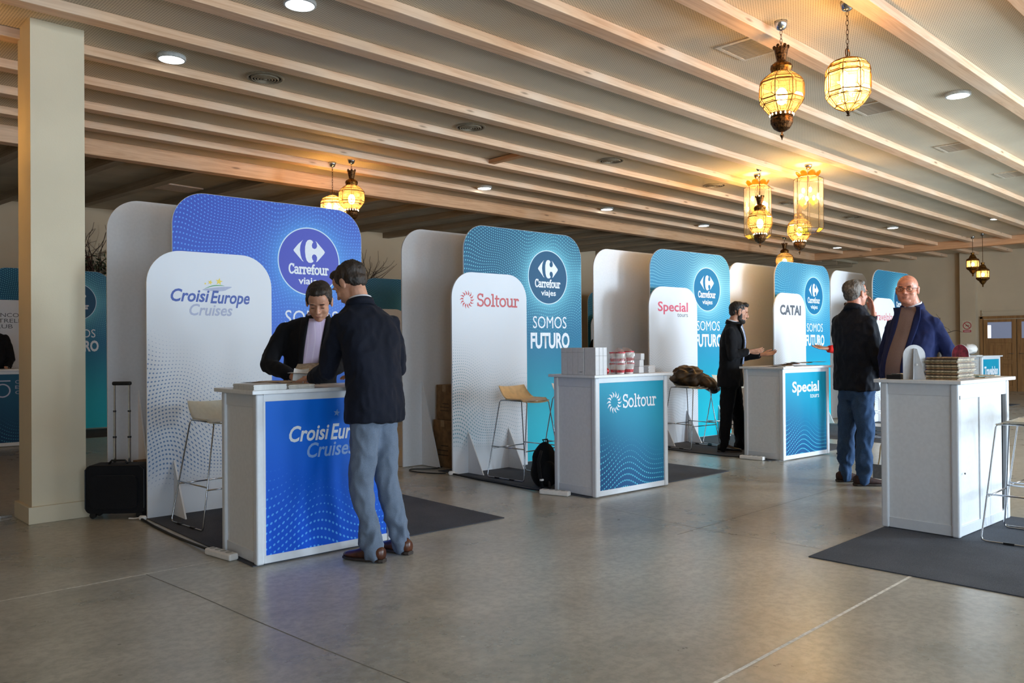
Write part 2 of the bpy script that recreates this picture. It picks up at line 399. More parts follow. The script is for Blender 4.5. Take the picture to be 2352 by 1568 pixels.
# ---------------- ceiling services ----------------
led,nt,b=newmat('cool_led_diffuser',(1,1,1,1),.4); b.inputs['Emission Color'].default_value=(.82,.96,1,1); b.inputs['Emission Strength'].default_value=9
wpl=simple('white_metal_ring',(205,208,206),.4)
dl=None
for i,(x,y,lab) in enumerate(((2.67,6.87,'nearest the column'),(2.91,5.17,'at the top edge above the blue booth'),(8.33,9.26,'above the second booth, far row'),(11.24,9.25,'second in the far row'),(14.26,9.21,'third in the far row'),(8.69,2.71,'right of the two big lanterns'),(17.56,6.76,'over the bald man'),(17.86,4.91,'furthest right'),(20.07,9.08,'last of the far row'))):
    if dl is None:
        dl=MB().lathe([(.112,0),(.115,-.012),(.113,-.034),(.1,-.036),(.098,-.030)],36,cap=False).build('downlight',wpl,smooth=False); o=dl
        MB().lathe([(.1,-.026),(.1,-.034)],36).build('light_diffuser',led,o)
    else: o=copy_tree(dl)
    tag(o,'round white surface downlight on the ceiling, '+lab,'ceiling light','round downlights'); o.location=(x,y,ZC)
df=None; dfm=simple('taupe_diffuser_metal',(150,138,118),.5); dfd=simple('diffuser_shadow_gap',(60,54,46),.8)
for i,(x,y,lab) in enumerate(((3.5,6.85,'nearest the column'),(5.96,6.85,'second from the column'),(8.41,6.84,'third from the column'),(10.9,6.84,'fourth from the column'),(15.6,6.74,'above the white booth backs at right'),(13.2,6.8,'behind the tall glass lanterns'))):
    if df is None:
        df=empty('air_diffuser'); MB().lathe([(.17,-.001),(.165,-.012),(.145,-.014),(.14,-.004)],36,cap=False).build('outer_ring',dfm,df,smooth=True)
        MB().lathe([(.14,-.002),(.001,-.002)],36,cap=False).build('backing',dfd,df)
        for r in (.115,.09,.065,.04): MB().lathe([(r+.01,-.004),(r+.004,-.02),(r-.006,-.022),(r,-.006)],30,cap=False).build('cone_ring',dfm,df,smooth=True)
        MB().lathe([(.02,-.006),(.018,-.024)],18).build('cone_ring',dfm,df); o=df
    else: o=copy_tree(df)
    tag(o,'round concentric-ring air diffuser in the ceiling, '+lab,'air vent','round air diffusers'); o.location=(x,y,ZC)
gr=None; grm=simple('beige_grille_metal',(206,192,172),.5)
for x,lab in ((6.08,'beside the brass lantern'),(8.58,'half behind the frameless glass lantern'),(11.05,'third along the row'),(13.45,'at the right edge')):
    if gr is None:
        gr=empty('slot_grille'); mb=MB(); mb.box(-.225,.225,-.17,-.14,-.014,0).box(-.225,.225,.14,.17,-.014,0).box(-.225,-.195,-.14,.14,-.014,0).box(.195,.225,-.14,.14,-.014,0); mb.build('frame',grm,gr)
        MB().box(-.2,.2,-.15,.15,-.003,0).build('backing',dfd,gr)
        s0=None
        for k in range(17):
            if s0 is None: s0=MB().box(-.0035,.0035,-.14,.14,-.012,-.002).build('slat',grm,gr); s=s0
            else: s=MB().build('slat',grm,gr,me=s0.data)
            s.location=(-.184+k*.023,0,0)
        o=gr
    else: o=copy_tree(gr)
    tag(o,'square slotted air grille in the ceiling, '+lab,'air vent','slotted air grilles'); o.location=(x,3.49,ZC)
# ---------------- lanterns ----------------
def amberglass(name,col,tl=.45,tr=.92):
    m=bpy.data.materials.new(name); m.use_nodes=True; nt=m.node_tree; nt.nodes.clear()
    out=nt.nodes.new('ShaderNodeOutputMaterial'); t=nt.nodes.new('ShaderNodeBsdfTransparent'); t.inputs[0].default_value=(*[min(1,c*tr) for c in col],1)
    l=nt.nodes.new('ShaderNodeBsdfTranslucent'); l.inputs[0].default_value=(*col,1); g=nt.nodes.new('ShaderNodeBsdfGlossy'); g.inputs[1].default_value=.1
    a=nt.nodes.new('ShaderNodeMixShader'); a.inputs[0].default_value=tl; nt.links.new(t.outputs[0],a.inputs[1]); nt.links.new(l.outputs[0],a.inputs[2])
    b=nt.nodes.new('ShaderNodeMixShader'); b.inputs[0].default_value=.05; nt.links.new(a.outputs[0],b.inputs[1]); nt.links.new(g.outputs[0],b.inputs[2]); nt.links.new(b.outputs[0],out.inputs[0]); return m
amber=amberglass('amber_seeded_glass',(1,.78,.40),.20,.99)
clearg=amberglass('thin_clear_glass',(1,.95,.85),.05,.97)
yel=amberglass('yellow_glass',(1,.72,.16),.3,.85); grn=amberglass('green_glass',(.62,.8,.2),.15,.8); blu=amberglass('blue_glass',(.42,.52,.85),.12,.8)
bulbm,nt,b=newmat('warm_bulb_glow',(1,.8,.5,1),.3); b.inputs['Emission Color'].default_value=(1,.66,.30,1); b.inputs['Emission Strength'].default_value=55
def plight(loc,parent,power,r=.05):
    l=bpy.data.lights.new('lantern_light','POINT'); l.energy=power; l.color=(1,.66,.28); l.shadow_soft_size=r
    o=bpy.data.objects.new('lantern_light',l); COL.objects.link(o); o.location=loc; o.parent=parent; return o
def chain(parent,z0,z1,mat=darkbrass):
    mb=MB(); n=max(1,int((z0-z1)/.032)); h=(z0-z1)/n
    for k in range(n):
        zc=z0-h*(k+.5); a=.009; e=h*.62
        pts=[(a*cos(q) if k%2 else 0,0 if k%2 else a*cos(q),zc+e*sin(q)) for q in [2*pi*i/8 for i in range(8)]]
        mb.tube(pts,.0022,5,closed=True)
    mb.build('chain',mat,parent)['kind']='stuff'
def canopy(parent):
    MB().lathe([(.001,0),(.05,0),(.048,-.02),(.035,-.055),(.02,-.065),(.006,-.068)],20,cap=False).build('ceiling_rose',chrome,parent,smooth=True)
def globe(parent,prof,n=8,top=0):   # faceted glass body: panes + cames ; prof [(r,z)...] relative
    cm=MB()
    def P(i,k): r,z=prof[i]; a=2*pi*k/n+.2; return Vector((r*cos(a),r*sin(a),top+z))
    for i in range(len(prof)):
        cm.tube([P(i,k) for k in range(n)],.0036,5,closed=True)
    for k in range(n):
        cm.tube([P(i,k) for i in range(len(prof))],.0036,5)
    panes=[]
    for i in range(len(prof)-1):
        base=None
        for k in range(n):
            if base is None:
                q=[P(i,0),P(i,1),P(i+1,1),P(i+1,0)]; c=sum(q,Vector())/4
                q=[c+(p-c)*.985 for p in q]; out=Vector((c.x,c.y,0)).normalized()*.002
                # bevelled pane: raised inner facet
                h=[c+(p-c)*.62+out*4 for p in q]
                base=MB().add([p for p in q]+h,[(0,1,5,4),(1,2,6,5),(2,3,7,6),(3,0,4,7),(4,5,6,7)]).build('pane',amber,parent); o=base
                cm.tube([h[j]+out for j in range(4)],.0024,4,closed=True)
                for j in range(4): cm.tube([q[j],h[j]+out],.0024,4)
                hh=h;qq=q
            else:
                o=MB().build('pane',amber,parent,me=base.data); o.rotation_euler=(0,0,2*pi*k/n)
                R=Matrix.Rotation(2*pi*k/n,3,'Z')
                cm.tube([R@(hh[j]+out) for j in range(4)],.0024,4,closed=True)
                for j in range(4): cm.tube([R@qq[j],R@(hh[j]+out)],.0024,4)
    cm.build('came',lead,parent)
def lanternA(loc,drop,label,power=14):
    t=empty('moorish_lantern',loc); tag(t,label,'lantern'); canopy(t); chain(t,-.068,-drop-.03)
    z=-drop
    MB().lathe([(.052,z),(.047,z-.035),(.036,z-.085),(.034,z-.1),(.034,z-.104)],12,cap=False).build('crown',darkbrass,t)
    mb=MB()
    for k in range(6):
        a=2*pi*k/6; mb.ell((.05*cos(a),.05*sin(a),z+.004),(.013,.013,.016),nu=8,nv=6)
    mb.build('crown_scallops',darkbrass,t,smooth=True)['kind']='stuff'
    MB().lathe([(.034,z-.104),(.05,z-.112),(.078,z-.135),(.083,z-.155),(.078,z-.17),(.074,z-.19),(.05,z-.192)],16,cap=False).build('shoulder_dome',brass,t)
    globe(t,[(.072,-.19),(.142,-.245),(.163,-.275),(.165,-.40),(.142,-.435),(.085,-.505)],8,z)
    MB().lathe([(.088,z-.50),(.086,z-.525),(.078,z-.53),(.084,z-.545),(.082,z-.575),(.06,z-.615),(.03,z-.635),(.012,z-.642)],16,cap=False).build('pierced_base',darkbrass,t)
    mb=MB()
    for k in range(16):
        a=2*pi*k/16
        mb.ell((.085*cos(a),.085*sin(a),z-.513),(.006,.006,.009),nu=6,nv=4)
    mb.build('light_hole',bulbm,t)['kind']='stuff'
    MB().lathe([(.003,z-.64),(.006,z-.655),(.016,z-.668),(.006,z-.69),(.001,z-.705)],8,cap=False).build('finial',darkbrass,t)
    MB().ell((0,0,z-.37),(.045,.045,.065)).build('bulb',bulbm,t,smooth=True)
    plight((0,0,z-.36),t,power); return t
def lanternB(loc,drop,label,power=14):
    t=empty('glass_lantern',loc); tag(t,label,'lantern'); canopy(t); chain(t,-.068,-drop-.015)
    z=-drop
    MB().tube([(.034*cos(q),0,z-.05+.034*sin(q)) for q in [2*pi*i/20 for i in range(20)]],.004,6,closed=True).tube([(0,0,z),(0,0,z-.12)],.005).build('ring',darkbrass,t)
    globe(t,[(.02,-.08),(.11,-.115),(.145,-.155),(.152,-.20),(.152,-.335),(.145,-.365),(.09,-.43),(.02,-.465)],8,z)
    MB().lathe([(.02,z-.46),(.01,z-.485),(.004,z-.49),(.016,z-.495),(.003,z-.502)],8,cap=False).build('finial',darkbrass,t)
    for s in (-1,1): MB().ell((.05*s,0,z-.26),(.030,.030,.07)).build('bulb',bulbm,t,smooth=True)
    plight((0,0,z-.27),t,power); return t
def lanternC(loc,label,power=44,L=.66,tw=0.):
    t=empty('octagonal_lantern',loc); tag(t,label,'lantern'); canopy(t); chain(t,-.068,-.16)
    z=-.165;n=8;R=.19
    pe=MB()
    for k in range(n):
        a=2*pi*k/n+tw; Q=Matrix.Rotation(a,4,'Z')@Matrix.Translation((.13,0,z+.02))@Matrix.Rotation(.7,4,'Y')
        g=MB().ell((0,0,0),(.008,.055,.06),nu=10,nv=8); pe.add([Q@Vector(p) for p in g.v],g.f)
    pe.build('petal',yel,t,smooth=True)
    fr=MB()
    def P(r,zz,k): a=2*pi*k/n+tw+pi/8; return Vector((r*cos(a),r*sin(a),zz))
    for r,zz in ((.12,z),(R,z-.035),(R,z-L),(.13,z-L-.05)): fr.tube([P(r,zz,k) for k in range(n)],.0035,5,closed=True)
    for k in range(n): fr.tube([P(.12,z,k),P(R,z-.035,k),P(R,z-L,k),P(.13,z-L-.05,k)],.0035,5)
    fr.build('frame',darkbrass,t)
    cols=[yel,grn,blu]
    for k in range(n):
        a,b_,c,d=P(R,z-.035,k),P(R,z-.035,k+1),P(R,z-L,k+1),P(R,z-L,k); 
        MB().add([a,b_,c,d],[(0,1,2,3)]).build('glass_side',clearg,t)
        MB().add([P(.12,z,k),P(.12,z,k+1),b_,a],[(0,1,2,3)]).build('pane',amber,t)
        MB().add([d,c,P(.13,z-L-.05,k+1),P(.13,z-L-.05,k)],[(0,1,2,3)]).build('pane',cols[(k+1)%3],t)
        m_=(a+b_+c+d)/4; e=(b_-a)*.46; o=Vector((m_.x,m_.y,0)).normalized()*.003; u=Vector((0,0,.072)); m_=m_+Vector((0,0,.02))
        MB().add([m_-e+o,m_-u+o,m_+e+o,m_+u+o],[(0,1,2,3)]).build('diamond',cols[k%3],t)
    for s in ((.05,.05),(-.05,.05),(.05,-.05),(-.05,-.05)): MB().ell((s[0],s[1],z-.24-s[0]),(.02,.02,.035)).build('bulb',bulbm,t,smooth=True)
    MB().tube([(0,0,z),(0,0,z-.3)],.008).build('stem',darkbrass,t)
    plight((0,0,z-.22),t,power); return t
def lanternD(loc,drop,label,power=14):
    t=empty('brass_lantern',loc); tag(t,label,'lantern'); canopy(t)
    MB().tube([(0,0,-.06),(0,0,-drop)],.006).build('rod',darkbrass,t)
    z=-drop
    MB().lathe([(.045,z),(.03,z-.04),(.06,z-.07),(.07,z-.10),(.09,z-.13),(.13,z-.15),(.14,z-.19)],6,cap=False).build('roof',brass,t)
    MB().lathe([(.135,z-.33),(.14,z-.36),(.11,z-.39),(.08,z-.41),(.05,z-.46),(.012,z-.5),(.02,z-.52),(.002,z-.55)],6,cap=False).build('base',brass,t)
    for k in range(6):
        a=2*pi*k/6; b_=a+pi/3; MB().add([(.125*cos(a),.125*sin(a),z-.19),(.125*cos(b_),.125*sin(b_),z-.19),(.125*cos(b_),.125*sin(b_),z-.33),(.125*cos(a),.125*sin(a),z-.33)],[(0,1,2,3)]).build('pane',amber,t)
        MB().tube([(.127*cos(a),.127*sin(a),z-.19),(.127*cos(a),.127*sin(a),z-.34)],.008,6).build('post',brass,t)
    MB().ell((0,0,z-.27),(.035,.035,.045)).build('bulb',bulbm,t,smooth=True)
    plight((0,0,z-.27),t,power); return t
LP=42
lanternA((5.77,3.03,ZC),.20,'big brass and amber glass lantern with dark crown, left of the nearest pair',LP)
lanternB((5.79,2.53,ZC),.32,'big amber glass lantern hung by a ring on a chain, right of the nearest pair',LP)
lanternA((5.83,9.06,ZC),.155,'brass and amber lantern with dark crown hanging over the blue booth',LP)
lanternB((5.745,9.385,ZC),.355,'chain-hung amber glass lantern half hidden by the blue panel top',LP)
lanternA((10.23,5.71,ZC),.42,'brass lantern in front of the left tall octagonal glass lantern',LP)
lanternC((10.66,5.985,ZC),'left tall octagonal glass lantern with yellow petals and a blue diamond',LP,.72,.3)
lanternC((10.625,5.20,ZC),'right tall octagonal glass lantern with green and orange diamonds',LP,.72,0)
lanternA((11.03,5.54,ZC),.47,'brass lantern hanging behind the right tall octagonal lantern',LP)
lanternA((.75,7.2,ZC),.55,'brass lantern left of the column, outside the photo edge',170)
lanternA((17.2,9.0,ZC),.16,'brass lantern peeking over the fourth booth panel',LP).scale=(1.15,1.15,1.1)
lanternD((20.55,6.14,ZC),.38,'small brass lantern, left of the far right pair')
lanternD((20.15,5.82,ZC),.66,'small greenish brass lantern, right and lower of the far right pair')
# ---------------- lettering ----------------
DG=None
def txt(parent,s,u,z,h,w,mat,bold=0.,shear=0.,y=-.0015,name='lettering',align='L'):
    cu=bpy.data.curves.new(name,'FONT'); cu.body=s; cu.size=1; cu.offset=bold; cu.shear=shear; cu.extrude=0.0; cu.resolution_u=3
    o=bpy.data.objects.new(name,cu); COL.objects.link(o)
    bpy.context.view_layer.update()
    me=bpy.data.meshes.new_from_object(o.evaluated_get(bpy.context.evaluated_depsgraph_get())); bpy.data.objects.remove(o); bpy.data.curves.remove(cu)
    xs=[v.co.x for v in me.vertices]; x0,x1=min(xs),max(xs); k=h/.70; kx=(w/(x1-x0)) if w else k
    for v in me.vertices:
        v.co=Vector((u+(v.co.x-x0)*kx,y,z+v.co.y*k))
    me.materials.clear(); me.materials.append(mat); me.name=name
    o=bpy.data.objects.new(name,me); COL.objects.link(o); o.parent=parent; return o
# stroke slab letters on unit x-height grid (cap height 1.45, x height 1)
def A(cx,cz,rx,rz,a0,a1,n=10): return [(cx+rx*cos(math.radians(a0+(a1-a0)*i/n)),cz+rz*sin(math.radians(a0+(a1-a0)*i/n))) for i in range(n+1)]
SL={
'S':(.86,[A(.42,1.08,.32,.34,30,270,12)+A(.42,.37,.34,.37,90,-150,12),[(.70,1.42),(.70,1.12)],[(.10,.02),(.10,.34)]]),
'o':(.92,[A(.45,.5,.36,.47,0,360,18)]),
'l':(.5,[[(.08,1.42),(.26,1.42),(.26,.03)],[(.05,.03),(.47,.03)]]),
't':(.6,[[(.24,1.3),(.24,.25)]+A(.42,.25,.18,.22,180,290,5),[(.03,.95),(.54,.95)]]),
'u':(1.0,[[(.03,.96),(.2,.96),(.2,.35)]+A(.45,.35,.25,.33,180,330,7),[(.60,.96),(.76,.96),(.76,.04),(.95,.04)]]),
'r':(.68,[[(.04,.96),(.22,.96),(.22,.04)],[(.03,.03),(.42,.03)],[(.22,.6)]+A(.46,.62,.24,.34,170,60,6)+[(.62,.80)]]),
'C':(.98,[A(.52,.72,.42,.70,45,315,16),[(.84,1.42),(.84,1.10)]]),
'a':(.86,[A(.36,.68,.28,.29,150,0,7)+[(.64,.68),(.64,.04),(.8,.04)],A(.34,.28,.26,.26,60,330,12)]),
'e':(.88,[[(.10,.52),(.78,.52)]+A(.44,.52,.34,.45,0,310,16)]),
'f':(.56,[[(.24,.03),(.24,1.1)]+A(.44,1.1,.2,.33,180,60,6),[(.03,.95),(.5,.95)],[(.05,.03),(.46,.03)]])}
def slab(parent,s,u,z,xh,w,mat,th=.15,y=-.0015,name='lettering'):
    tot=sum(SL[c][0] for c in s); kx=w/tot; mb=MB(); cx=u; r=th*xh*.5; yy=y
    for ch in s:
        for st in SL[ch][1]:
            P=[Vector((cx+p[0]*kx,0,z+p[1]*xh)) for p in st]
            for i in range(len(P)-1):
                d=(P[i+1]-P[i]); 
                if d.length<1e-6: continue
                d.normalize(); n=Vector((-d.z,0,d.x))*r; e=d*r*.55
                q=[P[i]-e-n,P[i+1]+e-n,P[i+1]+e+n,P[i]-e+n]; yy-=2.5e-5
                mb.add([(a.x,yy,a.z) for a in q],[(0,1,2,3)])
        cx+=SL[ch][0]*kx
    return mb.build(name,mat,parent)
def shape(parent,polys,mat,y=-.0015,name='emblem'):
    mb=MB()
    for pts in polys:
        tri=tessellate_polygon([[Vector((p[0],p[1],0)) for p in pts]]); mb.add([(p[0],y,p[1]) for p in pts],[tuple(t) for t in tri])
    return mb.build(name,mat,parent)
tw=simple('white_print_ink',(226,230,236),.5,nz=.01); tgrey=simple('grey_print_ink',(88,94,104),.5,nz=.02); tred=simple('red_print_ink',(206,82,86),.5,nz=.02)
tpink=simple('pinkish_red_ink',(214,86,110),.5,nz=.02); tblue=simple('blue_print_ink',(66,92,172),.5,nz=.02); tlil=simple('lilac_grey_ink',(176,182,208),.5,nz=.02)
tyel=simple('yellow_print_ink',(238,212,84),.5,nz=.02); tgreen=simple('green_print_ink',(96,164,112),.5,nz=.02); tlb=simple('pale_blue_ink',(130,168,224),.5,nz=.02)
def smooth_poly(pts,n=4):
    out=[];L=len(pts)
    for i in range(L):
        p0,p1,p2,p3=[Vector(pts[(i+j)%L]) for j in (-1,0,1,2)]
        for k in range(n):
            t=k/n; out.append(tuple(.5*((2*p1)+(-p0+p2)*t+(2*p0-5*p1+4*p2-p3)*t*t+(-p0+3*p1-3*p2+p3)*t**3)))
    return out
def emblem(parent,cu,cz,k=1.):
    f=lambda X_,Y_:(cu+(X_-845)*5.52e-4*k,cz-((Y_-.06*(X_-845))-615)*5.04e-4*k)
    L=[(735,415),(706,455),(684,520),(676,600),(688,690),(708,760),(742,808),(715,792),(650,715),(572,622),(562,600),(575,580),(650,490)]
    R=[(850,412),(812,425),(785,465),(768,540),(766,630),(775,720),(795,785),(830,824),(872,828),(905,815),(918,795),(898,765),(888,730),(895,695),(925,672),(960,685),(982,725),(980,770),(962,815),(990,800),(1110,665),(1126,635),(1112,608),(985,460),(953,430),(975,470),(984,525),(968,565),(935,578),(900,560),(888,520),(895,485),(914,460),(900,432),(876,417)]
    shape(parent,[[f(*p) for p in L],[f(*p) for p in R]],tw)
def colour_text(p):
    emblem(p,1.21,2.145); slab(p,'Carrefour',1.008,1.937,.058,.39,tw,.26); txt(p,'viajes',1.10,1.845,.062,.23,tw,.02)
    txt(p,'SOMOS',.972,1.475,.135,.525,tw,.0); txt(p,'FUTURO',.935,1.255,.165,.61,tw,.035)
# ---------------- display panels ----------------
def rrect(w,h,r,n=12):
    return [(0,0),(w,0),(w,h-r)]+arc(w-r,h-r,r,0,pi/2,n)+arc(r,h-r,r,pi/2,pi,n)
def fin(parent,u,h,d,side=-1,mat=foam,name='brace_fin'):
    mb=MB(); y0=0 if side<0 else .012; y1=side*d
    v=[(u-.006,y0,0),(u-.006,y1+(0 if side<0 else .012),0),(u-.006,y1*.86,0.02),(u-.006,y0,h)]
    v=[(u-.006,y0,0),(u-.006,y1,0),(u-.006,y0,h),(u+.006,y0,0),(u+.006,y1,0),(u+.006,y0,h)]
    mb.add(v,[(0,1,2),(5,4,3),(0,3,4,1),(1,4,5,2),(2,5,3,0)]); return mb.build(name,mat,parent)
def panel(kind,x,y,rz,w,h,r,mat,label,fins=()):
    o=MB().poly(rrect(w,h,r),0.0,.016).build(kind,[foam]); place(o,(x,y,.006),rz)
    tag(o,label,'display panel')
    f=MB(); pts=rrect(w-.004,h-.004,r-.002); tri=tessellate_polygon([[Vector((p[0],p[1],0)) for p in pts]])
    f.add([(p[0]+.002,-.0006,p[1]+.002) for p in pts],[tuple(t) for t in tri]); f.build('printed_face',mat,o)
    for u,hh,d,s in fins: fin(o,u,hh,d,s)
    return o
def sun(p,cu,cz,r,mat):
    P=[]
    for k in range(14):
        a=2*pi*k/14; pts=[]
        for t,wd in ((.46,0),(.6,.09),(.78,.075),(1.0,0),(.8,-.05),(.62,-.08)):
            b=a+.28*sin(t*7)*.5; x_=t*r*cos(b)-wd*r*sin(b); z_=t*r*sin(b)+wd*r*cos(b); pts.append((cu+x_,cz+z_))
        P.append(smooth_poly(pts,3))
    return shape(p,P,mat,name='sun_emblem')
def star(cu,cz,r,rot=0): return [(cu+(r if i%2==0 else r*.42)*sin(rot+pi*i/5),cz+(r if i%2==0 else r*.42)*cos(rot+pi*i/5)) for i in range(10)]
PH=2.55
BK=[('blue',2.562,6.6,-.035,blue_print),('teal',5.475,6.42,-.045,teal_print),('teal',8.67,6.42,-.07,teal_print2),('blueish teal',11.40,6.13,-.025,teal_print2),('teal',14.05,5.75,0,teal_print)]
names=['first, blue booth','second booth','third booth','fourth booth','last booth']
for i,(c,x,y,rz,mt) in enumerate(BK):
    o=panel('printed_panel',x,y,rz,1.75,PH,.27,mt,'tall rounded %s wave-printed backdrop panel of the %s'%('blue' if i==0 else 'teal',names[i]),((1.5,.9,.34,1),(1.45,.42,.2,-1)))
    colour_text(o)
for i,(x,y,rz,w) in enumerate(((2.29,7.3,-.035,1.75),(5.16,7.06,-.045,1.75),(8.1,6.9,-.06,1.75),(11.04,6.70,-.03,1.75),(13.60,6.28,0,1.52))):
    panel('plain_panel',x,y,rz,w,PH,.27,foam,'tall plain white rounded panel standing behind the %s'%names[i],((.25,.92,.32,-1),(w-.3,.92,.32,-1),(.3,.9,.3,1)))
lg=[(2.264,6.33,-.035,1.0,logo_blue),(5.188,6.267,-.042,1.01,logo_teal),(8.40,6.24,-.07,.98,logo_grey),(10.87,5.86,0,.97,logo_grey),(13.4,5.5,0,.97,logo_grey)]
LGO=[]
for i,(x,y,rz,w,mt) in enumerate(lg):
    s=('low white rounded panel with blue and lilac lettering in front of the blue backdrop','low white rounded panel with red sun emblem and red lettering','low white rounded panel with pink and grey lettering behind the coat stool','low white rounded panel with dark grey capitals beyond the bearded man','low white rounded panel with thin red lettering between the two older men')[i]
    LGO.append(panel('logo_panel',x,y,rz,w,2.03,.26,mt,s,((.20,.42,.24,-1),(.74,.42,.24,-1))))
p=LGO[0]
txt(p,'Croisi',.178,1.642,.095,.30,tblue,.022,.25); txt(p,'Europe',.485,1.634,.098,.325,tblue,.022,.25); txt(p,'Cruises',.32,1.535,.088,.345,tlil,.018,.25)
shape(p,[star(.556,1.806,.030,.15)],tyel,name='star'); shape(p,[star(.485,1.797,.021,.3)],tyel,name='star'); shape(p,[star(.445,1.785,.010,.2)],tyel,name='star')
shape(p,[smooth_poly([(.435,1.742),(.50,1.765),(.57,1.773),(.60,1.772),(.57,1.779),(.50,1.773)])],tgreen,name='swoosh')
shape(p,[smooth_poly([(.42,1.735),(.52,1.757),(.62,1.768),(.66,1.766),(.62,1.745),(.60,1.735),(.54,1.728)])],tlil,name='hull')
p=LGO[1]; sun(p,.194,1.75,.095,tred); slab(p,'Soltour',.325,1.69,.085,.57,tred,.2)
p=LGO[2]; txt(p,'Special',.172,1.715,.12,.61,tpink,.02); txt(p,'tours',.56,1.645,.058,.22,tgrey,.0)
p=LGO[3]; txt(p,'CATAI',.176,1.715,.135,.64,tgrey,.04)
p=LGO[4]; txt(p,'Travelplan',.06,1.66,.13,.86,tred,.0); sun(p,.02,1.70,.0,tred) if 0 else None
# ---------------- counters ----------------
def counter(loc,rz,label,pm=None,back=False,k=1.):
    w,d,h=.951*k,.508,1.0
    t=empty('reception_counter',(loc[0],loc[1],.0064),rz); tag(t,label,'counter')
    MB().box(-.035,w+.045,-.03,d+.03,h,h+.024).build('worktop',white,t,bevel=.004)
    pr=.025; po=None
    for a,b_ in ((0,0),(w-.05,0),(0,d-.05),(w-.05,d-.05)):
        if po is None: po=MB().box(0,.05,0,.05,0,h).build('post',alu,t,bevel=.012,seg=3); o=po
        else:
            o=MB().build('post',alu,t,me=po.data); q=o.modifiers.new('b','BEVEL'); q.width=.012; q.segments=3
        o.location=(a,b_,0)
    # rails and recessed side sheets
    for x0 in (.012,w-.034):
        MB().box(x0,x0+.022,.05,d-.05,.92,h).build('rail',alu,t,bevel=.003); MB().box(x0,x0+.022,.05,d-.05,0.004,.075).build('rail',alu,t,bevel=.003)
        MB().box(x0+.006,x0+.016,.05,d-.05,.075,.92).build('side_panel',white,t)
    front_y=.008; bk=d-.03
    def face(y0,sgn,pr_):
        MB().box(.05,w-.05,y0,y0+.022,.955,h).build('rail',alu,t,bevel=.002); MB().box(.05,w-.05,y0,y0+.022,.004,.05).build('rail',alu,t,bevel=.002)
        if pr_:
            o=MB().box(.062,w-.055,y0+.004,y0+.014,.05,.955).build('front_panel',pr_,t)
            MB().box(.05,.062,y0+.003,y0+.018,.05,.955).build('rail',alu,t)
            return o
        else: MB().box(.05,w-.05,y0+.004,y0+.014,.05,.955).build('front_panel',white,t)
    if not back: face(front_y,-1,pm)
    else:
        MB().box(.05,w-.05,.006,.03,.90,h).build('rail',alu,t,bevel=.002); MB().box(.05,w-.05,.006,.03,.004,.07).build('rail',alu,t,bevel=.002)
        MB().box(.045,.50,.018,.026,.07,.90).build('sliding_door',white,t); MB().box(.40,w-.14,.009,.017,.07,.90).build('sliding_door',white,t)
        MB().box(.05,w-.05,.30,.31,.07,.90).box(w-.06,w-.052,.03,.30,.07,.90).box(.05,w-.05,.03,.30,.07,.075).build('interior_shade',simple('painted_cabinet_shade',(34,34,36),.9),t)  # near-black sheets paint the shade inside the half-open cabinet
        MB().box(.02,.03,-.002,.008,.90,.925).tube([(.11,.006,.41),(.11,.0,.41)],.006).build('lock',black,t)
        face(d-.03,1,None)
    return t
K1=counter((2.213,4.463),-.034,'white counter with a bright blue front panel between the two men',cp_blue)
K2=counter((5.21,4.429),-.060,'white counter with a teal sun-emblem front and white boxes on top',cp_teal)
K3=counter((8.281,4.366),-.083,'white counter with a teal front beside the bearded man',cp_teal)
K4=counter((5.75,1.813),-.044,'large white counter seen from its plain back at the right',None,True)
K5=counter((17.30,5.02),-.05,'far white counter with a short teal lettered front before the oak doors',cp_teal)
K6=counter((2.01,12.47),-.08,'far white counter with a dark teal front left of the column',cp_dark)
K7=counter((5.6,8.9),3.1,'grey-looking counter back glimpsed right of the man in the blazer',None,True)
def fy(o): return .0105
Y=.0105
txt(K1,'Croisi',.212,.705,.092,.27,tw,.022,.25,y=Y); txt(K1,'Europe',.49,.70,.095,.30,tw,.022,.25,y=Y); txt(K1,'Cruises',.33,.60,.088,.33,tlb,.018,.25,y=Y); shape(K1,[star(.535,.862,.024,.15)],tlb,y=Y,name='star')
sun(K2,.245,.785,.095,tw).location=(0,Y+.0015,0); slab(K2,'Soltour',.353,.737,.075,.44,tw,.2,y=Y)
txt(K3,'Special',.196,.74,.115,.55,tw,.025,y=Y); txt(K3,'tours',.555,.665,.055,.19,tw,.005,y=Y)
txt(K5,'Travelplan',.12,.66,.15,.72,tw,.04,y=Y)
# far left: number and letters on the dark counter
mb=MB(); 
def ringp(mb,cu,cz,r0,r1,a0=0,a1=2*pi,n=24,y=Y-.002):
    v=[];f=[]
    for i in range(n+1):
        a=a0+(a1-a0)*i/n; v+=[(cu+r0*cos(a),y,cz+r0*sin(a)),(cu+r1*cos(a),y,cz+r1*sin(a))]
    for i in range(n): f.append((2*i,2*i+1,2*i+3,2*i+2))
    mb.add(v,f)
ringp(mb,.59,.74,.075,.092); mb.add([(.5,Y-.002,.86),(.68,Y-.002,.86),(.68,Y-.002,.875),(.5,Y-.002,.875)],[(0,1,2,3)]); mb.build('numeral',tlil,K6)
for s,z_ in (('CO',.83),('ESP',.76),('CL',.69)): txt(K6,s,.735,z_,.045,.11,tlil,.0,y=Y-.002)
